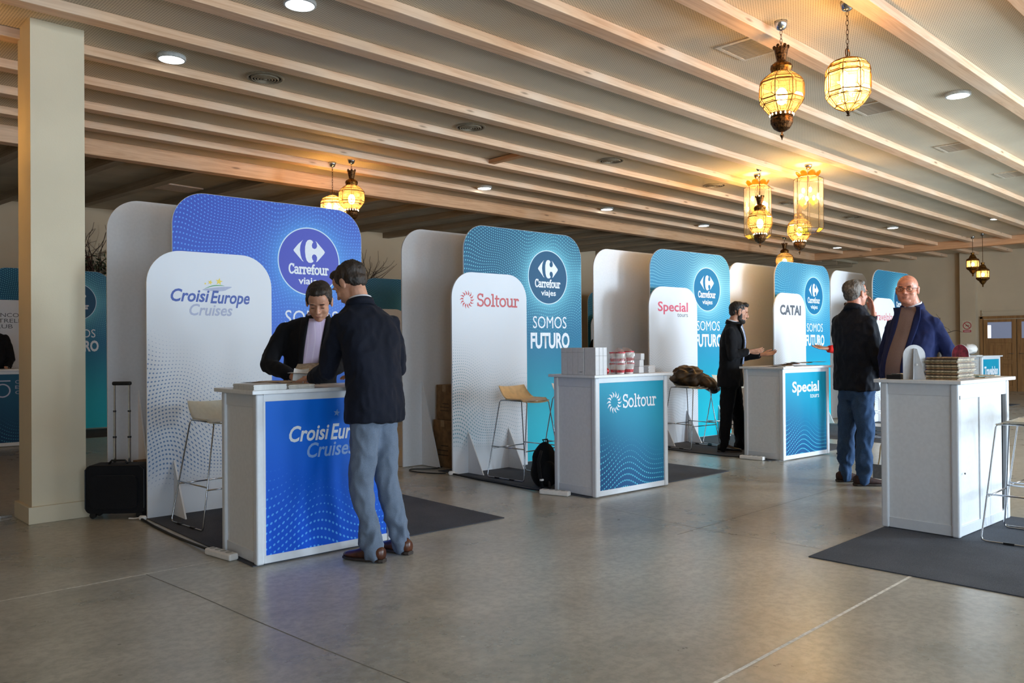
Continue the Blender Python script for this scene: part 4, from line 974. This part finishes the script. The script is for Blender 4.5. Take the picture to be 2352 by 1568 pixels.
# ---------------- people ----------------
V=Vector
def remesh(mb,name,mat,parent,voxel,smooth=2,fold=0,fs=7.,seed=0.,off=V((0,0,0)),bunch=0):
    me=bpy.data.meshes.new(name); me.from_pydata([tuple(V(p)-off) for p in mb.v],[],mb.f); me.update()
    o=bpy.data.objects.new(name,me); COL.objects.link(o)
    r=o.modifiers.new('r','REMESH'); r.mode='VOXEL'; r.voxel_size=voxel; r.use_smooth_shade=True
    if smooth: s=o.modifiers.new('s','SMOOTH'); s.factor=.5; s.iterations=smooth
    bpy.context.view_layer.update()
    m2=bpy.data.meshes.new_from_object(o.evaluated_get(bpy.context.evaluated_depsgraph_get())); m2.name=name
    bpy.data.objects.remove(o); bpy.data.meshes.remove(me)
    if fold:
        nr=[v.normal.copy() for v in m2.vertices]
        for v,n in zip(m2.vertices,nr):
            q=V((v.co.x*fs+seed,v.co.y*fs,v.co.z*fs*.62)); w=noise.noise(q); rd=1-abs(noise.noise(q*2.1+V((3,1,7)))); v.co+=n*fold*(w*.9+(rd-.75)*1.3)*(1+bunch*math.exp(-((v.co.z-.12)/.16)**2))
    m2.materials.clear(); m2.materials.append(mat)
    m2.polygons.foreach_set('use_smooth',[True]*len(m2.polygons))
    o=bpy.data.objects.new(name,m2); COL.objects.link(o)
    if parent: o.parent=parent
    return o
def limb(mb,pts,rs,n=14,flat=None):
    P=[V(p) for p in pts]; Q=[];R=[]
    for i in range(len(P)-1):
        for k in range(4):
            t=k/4; Q.append(P[i].lerp(P[i+1],t)); R.append(rs[i]+(rs[i+1]-rs[i])*t)
    Q.append(P[-1]); R.append(rs[-1]); mb.tube(Q,R,n)
    for p,r in zip(P,rs): mb.ell(p,(r,r,r),nu=12,nv=8)
def hand(mb,w,d,n,s,curl=.4,sc=1.,spread=.12,thumb=.6):
    w=V(w); d=V(d).normalized(); n=V(n); n=(n-d*n.dot(d)).normalized(); t=n.cross(d)*s   # t: towards the thumb
    mb.loft([(w-d*.02*sc,t*.027*sc,n*.021*sc),(w+d*.02*sc,t*.032*sc,n*.019*sc),(w+d*.055*sc,t*.041*sc,n*.016*sc),(w+d*.09*sc,t*.041*sc,n*.013*sc),(w+d*.098*sc,t*.034*sc,n*.008*sc)],16)
    for o_,L in ((.031,.070),(.0105,.078),(-.0105,.073),(-.031,.057)):
        a=w+d*(.088 if abs(o_)<.02 else .083)*sc+t*o_*sc; dr=(d+t*(o_/.031)*spread).normalized(); pts=[a-dr*.015]; ang=0; 
        for f_ in (.45,.3,.25):
            ang+=curl*.9; dd=(dr*cos(ang-curl*.5)+n*sin(ang-curl*.5)).normalized(); a=a+dd*L*f_*sc; pts.append(a)
        limb(mb,pts,[.0092*sc,.0088*sc,.008*sc,.0068*sc],8)
    a=w+d*.022*sc+t*.026*sc; dr=(d*.75+t*thumb+n*.25).normalized(); b=a+dr*.038*sc; dr=(d*1.+t*.25+n*.3*curl).normalized(); c=b+dr*.032*sc; e=c+dr*.022*sc
    limb(mb,[a,b,c,e],[.015*sc,.0115*sc,.010*sc,.0075*sc],8)
def headprims(mb,c,H,k=1.,fat=0.):
    c=V(c); f=lambda x,y,z: c+H@V((x*k,y*k,z*k))
    E=lambda p,r,**q: mb.ell(f(*p),tuple(v*k for v in r),R=H,**q)
    E((0,-.014,.028),(.077,.096,.087),nu=24,nv=16); E((0,.028,-.038),(.062+fat,.064,.078),nu=20,nv=14); E((0,.064,-.092),(.027+fat,.024,.020)); 
    E((0,.02,-.072),(.054+fat*1.5,.055,.038)); E((0,.052,.045),(.058,.042,.045))
    for s in (-1,1):
        E((s*.036,.062,-.032),(.024+fat*.5,.024,.024)); E((s*.079,-.006,-.008),(.009,.019,.033)); E((s*.083,-.010,.008),(.007,.014,.016)); E((s*.030,.084,.021),(.024,.010,.0075)); E((s*.012,.101,-.030),(.0085,.010,.008)); E((s*.031,.0745,.0),(.016,.012,.010))
    limb(mb,[f(0,.088,.012),f(0,.103,-.012),f(0,.112,-.027)],[.0085*k,.0095*k,.0115*k],10)
    E((0,.090,-.057),(.023,.010,.0062)); E((0,.088,-.068),(.020,.010,.007))
def axes(f,up=V((0,0,1)),pitch=0,roll=0):
    f=V(f).normalized(); r=f.cross(up).normalized(); u=r.cross(f)
    H=Matrix((r,f,u)).transposed()
    return H@Matrix.Rotation(pitch,3,'X')@Matrix.Rotation(roll,3,'Y')
def project_strip(jac,rows,f,off,mat,name,parent,cols=7):
    from mathutils.bvhtree import BVHTree
    me=jac.data; bv=BVHTree.FromPolygons([v.co for v in me.vertices],[tuple(p.vertices) for p in me.polygons])
    v=[];ok=True
    for (c,s,x0,x1) in rows:
        for j in range(cols):
            x=x0+(x1-x0)*j/(cols-1); p=c+s*x+f*.6; h=bv.ray_cast(p,-f)
            q=h[0] if h[0] is not None else c+s*x+f*.1
            v.append(q)
    # smooth the rows a little
    n=len(rows)
    w=[q.copy() for q in v]
    for it in range(2):
        for i in range(1,n-1):
            for j in range(cols):
                w[i*cols+j]=(v[(i-1)*cols+j]+v[(i+1)*cols+j]+v[i*cols+j]*2)/4
        v=[q.copy() for q in w]
    v=[q+f*off for q in v]
    F=[]
    for i in range(n-1):
        for j in range(cols-1): F.append((i*cols+j,i*cols+j+1,(i+1)*cols+j+1,(i+1)*cols+j))
    o=MB().add(v,F).build(name,mat,parent,smooth=True)
    so=o.modifiers.new('so','SOLIDIFY'); so.thickness=.006; so.offset=0; return o
skinA=simple('skin_tanned',(196,144,118),.5,nz=.05,scale=30); skinB=simple('skin_ruddy',(206,138,112),.45,nz=.07,scale=30); skinC=simple('skin_brown',(168,112,86),.5,nz=.06,scale=30)
for s_ in (skinA,skinB,skinC): s_.node_tree.nodes['Principled BSDF'].inputs['Subsurface Weight'].default_value=.12; s_.node_tree.nodes['Principled BSDF'].inputs['Subsurface Radius'].default_value=(.02,.008,.004)
eyew=simple('eye_white',(214,208,200),.2,nz=.01); iris=simple('dark_iris',(36,24,18),.15); lipm=simple('lip',(158,92,82),.5); browm=simple('dark_brow',(42,30,24),.8)
def hairmat(name,a,b_):
    m,nt,b=newmat(name,srgb(*a),.6); co,x,y,z=coords(nt); n=noisen(nt,co,120,3,.6,(1,1,.25)); n2=noisen(nt,co,9,2)
    nt.links.new(mix(nt,(n*.6+n2*.4).step(.35,.68),srgb(*a),srgb(*b_)),b.inputs['Base Color']); bump(nt,b,n,.8,.006); return m
hdark=hairmat('dark_brown_hair',(22,17,14),(58,44,34)); hblack=hairmat('black_hair',(14,12,12),(44,38,34)); hgrey=hairmat('grey_hair',(58,54,50),(140,132,124)); hcurl=hairmat('curly_dark_hair',(20,14,12),(56,38,28))
def person(label,J,cl,hf,pitch=0,roll=0,hair=None,hairm=None,skin=None,jacket=None,trou=None,shirt=None,shoe=None,hands=(),vox=.0055,build=1.,belly=0.,beard=None,glasses=False,feet=None,hem=.06,vopen=None,tie=None,collm=None,collar=True,fat=0.,lap=True,longc=0,zsleeve=None,curl=False,hk=1.,fold=.010,shirtlow=None):
    skin=skin or skinA; J={k:V(v) for k,v in J.items()}
    L=(J['shL']-J['shR']); S=V((L.x,L.y,0)).normalized(); F=V((S.y,-S.x,0)); off=V((J['hip'].x,J['hip'].y,0))
    for k,s in (('hiL',1),('hiR',-1)):
        if k not in J: J[k]=J['hip']+S*s*.085+V((0,0,-.08))
    for k,h,s in (('knL','hiL',1),('knR','hiR',-1)):
        if k not in J: J[k]=V((J[h].x,J[h].y,.47))+F*.02+S*s*.01
    for k,h,s in (('anL','knL',1),('anR','knR',-1)):
        if k not in J: J[k]=V((J[h].x,J[h].y,.085))-F*.03+S*s*.01
    H=axes(hf,pitch=pitch,roll=roll); hc=J['head']; nk=J['neck']
    hipS=(J['hiL']-J['hiR']); hipS=V((hipS.x,hipS.y,0)).normalized(); 
    def ring(t):   # spine point
        a,b,c=J['hip'],J['chest'],nk
        return a.lerp(b,t*2) if t<.5 else b.lerp(c,(t-.5)*2)
    def torso(mb,k,top=True,bel=0.,hemd=hem):
        tab=[(-1,.205,.135),(0,.200,.130),(.22,.186,.122),(.42,.192,.125),(.6,.205,.130),(.76,.196,.118),(.88,.150,.098),(.97,.098,.080),(1.03,.074,.070)]
        R=[]
        for t,a,b in tab:
            if t<0: c=J['hip']-V((0,0,hemd)); tt=0
            else: c=ring(t); tt=t
            s=hipS.lerp(S,tt).normalized(); f=V((s.y,-s.x,0)); bb=bel*max(0,1-abs(tt-.25)/.42)
            R.append((c+f*bb*.5,s*a*k*build*(1+.25*bb/.1*.3),f*(b*k*build+bb*.55)))
        mb.loft(R,24,pw=.86)
    # body: one continuous skin mesh
    mb=MB(); headprims(mb,hc,H,hk,fat)
    limb(mb,[hc+H@V((0,-.028,-.05)),nk+V((0,0,.0))],[.058+fat,.064+fat],16)
    torso(mb,.72,bel=belly*.6,hemd=.02)
    for s,sh,el,wr in ((1,'shL','elL','wrL'),(-1,'shR','elR','wrR')):
        if sh in J and el in J: limb(mb,[nk-V((0,0,.05)),J[sh],J[el],J[wr]],[.045,.042,.034,.024],12)
    for s,h_,k_,a_ in ((1,'hiL','knL','anL'),(-1,'hiR','knR','anR')):
        limb(mb,[J['hip'],J[h_],J[k_],J[a_]],[.06,.062,.045,.034],12)
        fd=V((feet or {}).get(s,F)).normalized(); limb(mb,[J[a_],J[a_]+fd*.04-V((0,0,.025))],[.028,.022],10)
    for hd in hands: hand(mb,*hd[:4],**(hd[4] if len(hd)>4 else {}))
    body=remesh(mb,'person',skin,None,vox,1,off=off); body.location=off; tag(body,label,'person')
    # trousers
    mb=MB(); hp=J['hip']; mb.loft([(hp-V((0,0,.13)),hipS*.12*build,F*.105*build),(hp-V((0,0,.06)),hipS*.175*build,F*.122*build),(hp+V((0,0,.02)),hipS*.155*build,F*.10*build),(hp+V((0,0,.07)),hipS*.14*build,F*.085*build)],20)
    for h_,k_,a_ in (('hiL','knL','anL'),('hiR','knR','anR')):
        ank=J[a_]; lo=V((ank.x,ank.y,max(.055,ank.z-.03)))
        limb(mb,[J[h_],J[h_].lerp(J[k_],.5),J[k_],J[k_].lerp(lo,.55),lo],[.092*build,.085*build,.071*build,.064*build,.061],16)
    remesh(mb,'trousers',trou,body,.011,2,fold*1.1,8.,J['hip'].x,off,1.2)
    # jacket
    mb=MB(); torso(mb,1.,bel=belly)
    for s,sh,el,wr in ((1,'shL','elL','wrL'),(-1,'shR','elR','wrR')):
        if sh in J and el in J:
            mb.loft([(nk-V((0,0,.035))+(J[sh]-nk)*.12,V((0,0,.055)),F*.065),((nk-V((0,0,.015))).lerp(J[sh],.5),V((0,0,.060)),F*.072),((nk-V((0,0,.0))).lerp(J[sh],.85),V((0,0,.052)),F*.068),(J[sh],V((0,0,.046)),F*.062)],14)
            d=(J[wr]-J[el]).normalized(); limb(mb,[J[sh],J[sh].lerp(J[el],.5),J[el],J[wr]-d*.035],[.059*build,.064*build,.057,.046],16)
    jac=remesh(mb,'jacket' if zsleeve is None else zsleeve,jacket,body,.011,3,fold,8.,J['hip'].y*3,off)
    # shirt opening, lapels, tie, collar
    if vopen:
        vt,vb,wt,wb,cx=vopen[:5]; cx0=vopen[5] if len(vopen)>5 else cx; cx1=cx   # spine params top, bottom ; half widths ; centre shift
        rows=[];lapL=[];lapR=[];tr_=[]
        N=14
        for i in range(N):
            t=vt+(vb-vt)*i/(N-1); c=ring(t)-off; w=wt+(wb-wt)*(i/(N-1)); cx=cx0+(cx1-cx0)*i/(N-1)
            rows.append((c,S,cx-w,cx+w)); lw=.045*(1-(i/(N-1)))**.5*(1 if lap else 0)+.006
            lapL.append((c,S,cx+w-.004,cx+w+lw)); lapR.append((c,S,cx-w-lw,cx-w+.004)); tr_.append((c,S,cx-.018-.010*i/N,cx+.018+.010*i/N))
        project_strip(jac,rows,F,.017,shirt,'shirt_front',body,13)
        project_strip(jac,lapL,F,.021,jacket,'lapel',body,4); project_strip(jac,lapR,F,.021,jacket,'lapel',body,4)
        if tie: project_strip(jac,tr_,F,.023,tie,'tie',body,4)
    if collar and shirt:
        c=nk-off; e=1+fat*7
        def band(r0,r1,z0,z1,a0,a1,mt,nm,dip=.020,th=.006):
            v=[];f_=[];n=24
            for i in range(n+1):
                a=a0+(a1-a0)*i/n; q=S*cos(a)+F*sin(a)*.97; d=V((0,0,-dip*sin(a)))
                for (r,z) in ((r0,z0),(r1,z1),(r1+th,z1-.002),(r0+th*2.2,z0-.004)): v.append(c+q*r*e+V((0,0,z))+d)
            for i in range(n):
                for k_ in range(4): f_.append((i*4+k_,i*4+(k_+1)%4,(i+1)*4+(k_+1)%4,(i+1)*4+k_))
            f_+=[(0,3,2,1),(n*4,n*4+1,n*4+2,n*4+3)]
            MB().add(v,f_).build(nm,mt,body,smooth=True)
        band(.071,.066,-.012,.036,pi/2+.12,pi/2+2*pi-.12,collm or shirt,'shirt_collar')
        band(.080,.075,-.022,.022,pi/2+.75,pi/2+2*pi-.75,jacket,'jacket_collar',.024,.008)
    for a_,s in (('wrL',1),('wrR',-1)):
        if shirt and a_ in J and (a_.replace('wr','el') in J):
            d=(J[a_]-J[a_.replace('wr','el')]).normalized(); p=J[a_]-off; MB().tube([p-d*.045,p-d*.008],[.036,.034],14).build('shirt_cuff',shirt,body,smooth=True)
    # shoes
    for a_,s in (('anL',1),('anR',-1)):
        fd=V((feet or {}).get(s,F)); fd=V((fd[0],fd[1],0)).normalized(); sd=V((fd.y,-fd.x,0)); z=V((0,0,1)); p=J[a_]-off; p=V((p.x,p.y,0)); g=MB()
        g.loft([(p-fd*.075+z*.05,sd*.026,z*.035),(p-fd*.05+z*.055,sd*.036,z*.046),(p+z*.056,sd*.038,z*.052),(p+fd*.06+z*.048,sd*.042,z*.036),(p+fd*.12+z*.038,sd*.045,z*.024),(p+fd*.17+z*.033,sd*.040,z*.018),(p+fd*.20+z*.030,sd*.022,z*.012)],18)
        so=g.build('shoe',shoe,body,smooth=True); g=MB()
        g.loft([(p-fd*.08+z*.013,sd*.024,z*.012),(p-fd*.06+z*.013,sd*.037,z*.012),(p+z*.013,sd*.037,z*.012),(p+fd*.10+z*.012,sd*.047,z*.011),(p+fd*.17+z*.012,sd*.043,z*.010),(p+fd*.207+z*.012,sd*.022,z*.009)],16,pw=.6); g.build('sole',simple('dark_sole',(50,38,30),.6),so,smooth=False)
    # face parts
    hl=hc-off; f=lambda x,y,z: hl+H@V((x*hk,y*hk,z*hk))
    if glasses or vopen or True:
        for s in (-1,1):
            if pitch>-.3:
                MB().ell(f(s*.031,.0765,.0),(.0105,.0105,.0052),R=H,nu=12,nv=8).build('eye',eyew,body,smooth=True); MB().ell(f(s*.031,.0862,.0),(.0048,.002,.0044),R=H,nu=10,nv=6).build('iris',iris,body,smooth=True); MB().ell(f(s*.031,.0775,.0052),(.0125,.0115,.0042),R=H,nu=12,nv=8).build('eyelid',skin,body,smooth=True)
            else: MB().ell(f(s*.031,.0865,-.005),(.013,.003,.0022),R=H,nu=10,nv=6).build('eyelid_line',browm,body,smooth=True)
            MB().ell(f(s*.031,.0955,.024),(.019,.0035,.0035),R=H@Matrix.Rotation(-s*.12,3,'Y'),nu=10,nv=6).build('eyebrow',browm,body,smooth=True)
        MB().ell(f(0,.0985,-.0625),(.020,.0025,.0028),R=H,nu=12,nv=6).build('mouth',lipm,body,smooth=True)
    if hair is not None:
        g=MB()
        if hair=='short':
            g.ell(f(0,-.028,.046),(.083*hk,.102*hk,.082*hk),R=H,nu=24,nv=16); g.ell(f(0,-.057,.002),(.074*hk,.056*hk,.066*hk),R=H); g.ell(f(0,.040,.090),(.060*hk,.048*hk,.030*hk),R=H)
            for s in (-1,1): g.ell(f(s*.070,.0,.030),(.0125*hk,.042*hk,.034*hk),R=H); g.ell(f(s*.0705,.016,.010),(.008*hk,.009*hk,.024*hk),R=H); g.ell(f(s*.066,-.045,.006),(.014*hk,.030*hk,.034*hk),R=H)
        elif hair=='quiff':
            g.ell(f(0,-.026,.046),(.080*hk,.098*hk,.080*hk),R=H,nu=24,nv=16); g.ell(f(0,.052,.098),(.052*hk,.042*hk,.030*hk),R=H); g.ell(f(0,-.06,.0),(.068*hk,.05*hk,.06*hk),R=H)
            for s in (-1,1): g.ell(f(s*.069,-.01,.005),(.012*hk,.030*hk,.036*hk),R=H)
        elif hair=='curly':
            rr=random.Random(4)
            for k_ in range(70):
                a=rr.uniform(0,2*pi); b=rr.uniform(-.5,1.4); r=.098; x=r*cos(b)*cos(a); y=r*1.05*cos(b)*sin(a)-.02; z=r*sin(b)+.01
                if y>.045 and z<.07: continue
                g.ell(f(x,y,z),(.026,.026,.026),nu=8,nv=6)
            g.ell(f(0,-.035,.03),(.088,.095,.09),R=H)
        hs=remesh(g,'hair',hairm,body,.007,1,.007 if hair!='curly' else .014,34.,1.3)
    if beard:
        g=MB(); g.ell(f(0,.034,-.078),(.060,.058,.046),R=H); g.ell(f(0,.066,-.094),(.034,.030,.030),R=H); g.ell(f(0,.095,-.047),(.026,.008,.006),R=H)
        for s in (-1,1): g.ell(f(s*.058,.015,-.045),(.012,.026,.05),R=H)
        remesh(g,'beard',beard,body,.006,1,.004,40.,2.)
    if glasses:
        g=MB()
        for s in (-1,1):
            g.tube([f(s*.034+.023*cos(a),.098,.0+.016*sin(a)) for a in [2*pi*i/18 for i in range(18)]],.0016,6,closed=True); g.tube([f(s*.056,.097,.006),f(s*.078,.06,.008),f(s*.084,-.01,.006)],.0018,6)
        g.tube([f(-.012,.099,.004),f(0,.104,.007),f(.012,.099,.004)],.0016,6); gg=g.build('glasses',simple('dark_spectacle_frame',(40,28,26),.3),body)
        for s in (-1,1): MB().add([f(s*.034+.022*cos(a),.098,.015*sin(a)) for a in [2*pi*i/16 for i in range(16)]],[tuple(range(16))]).build('lens',clearg,gg)
    return body,J,H,S,F,off,jac,ring
navy=fabric('navy_wool_blazer',(17,21,34),scale=300,nz=.35); blk=fabric('black_suit_cloth',(17,17,21),scale=300,nz=.3); char=fabric('charcoal_suit_cloth',(22,23,28),scale=300)
grey_t=fabric('grey_blue_trousers',(104,116,134),scale=240,nz=.14); jeans=fabric('blue_jeans',(52,78,114),scale=200,nz=.32); navyc=fabric('dark_navy_coat',(17,22,34),scale=90,nz=.2,rough=.7); blue_b=fabric('royal_blue_blazer',(24,34,76),scale=260,nz=.25)
lav=fabric('lavender_shirt',(206,190,220),scale=300,nz=.05,lines=(160,(226,216,236)),bmp=.15); wsh_=fabric('white_shirt',(214,214,220),scale=300,nz=.04,bmp=.15); pat=fabric('patterned_light_blue_tie',(150,164,196),scale=60,nz=.5); gsh=fabric('taupe_shirt',(120,104,102),scale=200,nz=.12,bmp=.2)
redj=fabric('red_knit',(200,34,30),scale=120,nz=.2); blkt=fabric('black_trousers',(14,14,18),scale=260)
shbrown=simple('brown_leather_shoe',(84,46,30),.3,nz=.25,scale=12); shblack=simple('black_leather_shoe',(18,17,18),.3); shsuede=simple('dark_brown_suede',(56,34,30),.8,nz=.15); shgrey=simple('grey_sneaker',(84,84,90),.6,nz=.2)
P2={'head':(2.790,4.362,1.672),'neck':(2.822,4.300,1.548),'chest':(2.836,4.205,1.297),'hip':(2.815,4.130,.941),'shL':(2.674,4.300,1.425),'shR':(3.010,4.238,1.420),'elL':(2.640,4.375,1.135),'wrL':(2.652,4.590,1.085),'elR':(3.055,4.230,1.145),'wrR':(3.0,4.535,1.085),'hiL':(2.745,4.120,.848),'hiR':(2.880,4.150,.837),'knL':(2.713,4.130,.465),'anL':(2.767,4.092,.085),'knR':(2.915,4.148,.446),'anR':(3.0,4.132,.085)}
r=person('man seen from behind in a navy blazer and grey trousers leaning on the blue counter',P2,1,(-.32,.95,0),pitch=-.55,hair='short',hairm=hdark,jacket=navy,trou=grey_t,shirt=wsh_,shoe=shbrown,hands=(((2.655,4.615,1.088),(.15,.9,-.12),(0,-.25,-1),-1,dict(curl=.35)),((2.99,4.56,1.09),(-.25,.9,0),(0,0,-1),1,dict(curl=.3))),feet={1:(-.38,.92,0),-1:(-.2,.98,0)},hem=.115,fold=.012,hk=1.07)
P1={'head':(2.985,5.060,1.600),'neck':(3.036,5.165,1.492),'chest':(3.030,5.235,1.25),'hip':(3.030,5.300,.90),'shR':(2.862,5.315,1.405),'shL':(3.180,5.120,1.415),'elR':(2.730,5.330,1.165),'wrR':(2.775,5.075,1.085),'elL':(3.165,5.085,1.15),'wrL':(2.95,4.96,1.09)}
person('dark-haired man in a black suit and lavender shirt reading behind the blue counter',P1,1,(-.62,-.78,0),pitch=-.50,hair='short',hairm=hdark,skin=skinA,jacket=blk,trou=blkt,shirt=lav,shoe=shblack,hands=(((2.78,5.055,1.085),(.0,-1,-.1),(.8,-.3,-.6),1,dict(curl=.6)),((2.94,4.945,1.09),(-.8,-.6,-.1),(-.2,0,-1),-1,dict(curl=.5))),vopen=(.98,.12,.062,.056,.0),hem=.04,hk=1.08)
P3={'head':(8.737,5.166,1.662),'neck':(8.688,5.215,1.535),'chest':(8.672,5.225,1.25),'hip':(8.655,5.243,.89),'shR':(8.515,5.150,1.425),'shL':(8.855,5.295,1.43),'elR':(8.475,5.105,1.145),'wrR':(8.650,4.990,1.195),'elL':(8.925,5.215,1.13),'wrL':(8.985,5.025,1.155),'hiR':(8.575,5.212,.80),'hiL':(8.750,5.263,.80),'knR':(8.545,5.235,.44),'anR':(8.540,5.266,.088),'knL':(8.835,5.249,.42),'anL':(8.875,5.246,.088)}
person('bearded man in a black suit with a patterned tie gesturing beside the third counter',P3,1,(.66,-.75,0),pitch=-.22,hair='quiff',hairm=hblack,skin=skinA,jacket=blk,trou=blkt,shirt=wsh_,tie=pat,shoe=shblack,hands=(((8.665,4.975,1.198),(.65,-.75,.06),(.3,.6,.6),1,dict(curl=.22)),((9.0,5.0,1.16),(.45,-.85,.1),(-.5,-.2,.85),1,dict(curl=.3))),vopen=(.98,.22,.062,.020,-.02),beard=hblack,hem=.11,hk=1.05,build=1.05,feet={1:(.6,-.8,0),-1:(.6,-.8,0)})
P4={'head':(7.448,3.201,1.735),'neck':(7.437,3.213,1.598),'chest':(7.436,3.216,1.314),'hip':(7.452,3.209,.90),'shL':(7.475,3.375,1.485),'shR':(7.385,3.060,1.475),'elR':(7.375,2.985,1.18),'wrR':(7.455,2.965,.985),'elL':(7.745,3.245,1.30),'wrL':(7.722,3.150,1.545),'hiL':(7.470,3.285,.832),'hiR':(7.420,3.137,.839),'knL':(7.452,3.300,.470),'anL':(7.455,3.325,.085),'knR':(7.400,3.108,.490),'anR':(7.345,3.115,.085)}
person('tall grey-haired man from behind in a dark navy coat and blue jeans',P4,1,(.93,-.36,0),pitch=.10,hair='short',hairm=hgrey,skin=skinB,jacket=navyc,trou=jeans,shirt=navyc,shoe=shsuede,hands=(((7.700,3.150,1.56),(-.16,.10,1),(-.72,.69,0),1,dict(curl=.2,spread=.02,thumb=.3)),),glasses=True,hem=.05,build=1.08,feet={1:(.75,-.66,0),-1:(.72,-.69,0)},zsleeve='coat',hk=1.03,fold=.014)
P5={'head':(7.142,2.636,1.728),'neck':(7.215,2.628,1.585),'chest':(7.231,2.623,1.300),'hip':(7.214,2.643,.90),'shL':(7.205,2.455,1.440),'shR':(7.255,2.800,1.435),'elL':(7.27,2.335,1.150),'wrL':(7.07,2.44,1.05),'elR':(7.33,2.90,1.15),'wrR':(7.22,2.86,.97)}
person('bald stout man with glasses in a royal blue blazer',P5,1,(-.985,-.17,0),pitch=-.04,skin=skinB,jacket=blue_b,trou=blkt,shirt=gsh,shoe=shblack,glasses=True,vopen=(.99,.10,.065,.075,-.03,.02),collm=wsh_,belly=.15,build=1.0,fat=.009,hem=.04,hands=(((7.075,2.48,1.05),(-.5,.8,0),(0,0,-1),-1,dict(curl=.4)),),hk=1.05)
P6={'head':(9.245,4.005,1.665),'neck':(9.275,3.995,1.530),'chest':(9.27,3.99,1.25),'hip':(9.27,3.99,.902),'shL':(9.140,3.900,1.425),'shR':(9.371,4.075,1.43),'elL':(9.05,4.055,1.215),'wrL':(8.890,4.150,1.225),'elR':(9.40,4.08,1.15),'wrR':(9.32,4.18,1.05)}
person('curly-haired person in red reaching an open hand left, mostly behind the tall man',P6,1,(-.75,.45,0),hair='curly',hairm=hcurl,skin=skinC,jacket=redj,trou=blkt,shirt=None,shoe=shgrey,hands=(((8.875,4.160,1.23),(-.85,.45,.06),(.2,-.4,.8),-1,dict(curl=.12,spread=.3)),),build=.85,collar=False,zsleeve='red_top')
def defJ(x,y,az,H=1.72,arm=0):
    k=H/1.72; f=V((cos(az),sin(az),0)); s=V((-sin(az),cos(az),0)); b=V((x,y,0))
    P=lambda sd,fw,z: tuple(b+s*sd*k+f*fw*k+V((0,0,z*k)))
    return {'head':P(0,.03,1.60),'neck':P(0,0,1.46),'chest':P(0,0,1.22),'hip':P(0,0,.88),'shL':P(.175,0,1.38),'shR':P(-.175,0,1.38),'elL':P(.24,-.02,1.10),'wrL':P(.22,.16,.98),'elR':P(-.24,-.02,1.10),'wrR':P(-.22,.16,.98)}
def hnd(J,az,s): 
    w=V(J['wrL' if s>0 else 'wrR']); return (tuple(w),(cos(az),sin(az),-.3),(sin(az)*s,-cos(az)*s,0),1 if s>0 else -1,dict(curl=.4))
for (x,y,az,H,lab,jm_) in ((2.56,13.02,-1.9,1.80,'person in a black jacket cut off by the left photo edge behind the far counter',blk),(13.87,11.6,-2.2,1.72,'person in a dark jacket glimpsed between the second and third booths',blk),(10.98,4.62,-.8,1.50,'person in dark trousers and grey shoes hidden behind the tall man',char)):
    J=defJ(x,y,az,H); person(lab,J,1,(cos(az),sin(az),0),hair='short',hairm=hdark,jacket=jm_,trou=blkt,shirt=wsh_,shoe=shgrey,vox=.009,hands=(hnd(J,az,1),hnd(J,az,-1)),vopen=(.95,.4,.05,.012,0))

# lanyard and badge of the bald man
bd=bpy.data.objects['person.004']
g=MB(); g.tube([(-.065,.10,.66),(-.12,.155,.55),(-.165,.19,.40),(-.165,.20,.30),(-.17,.21,.24)],.006,6); g.build('lanyard',simple('beige_lanyard',(178,160,128),.7),bd)
o=MB().box(-.004,.004,-.045,.045,-.06,.06).build('badge',simple('badge_card',(120,128,140),.4),bd); o.location=(-.178,.21,.19); o.rotation_euler=(0,0,-.2)
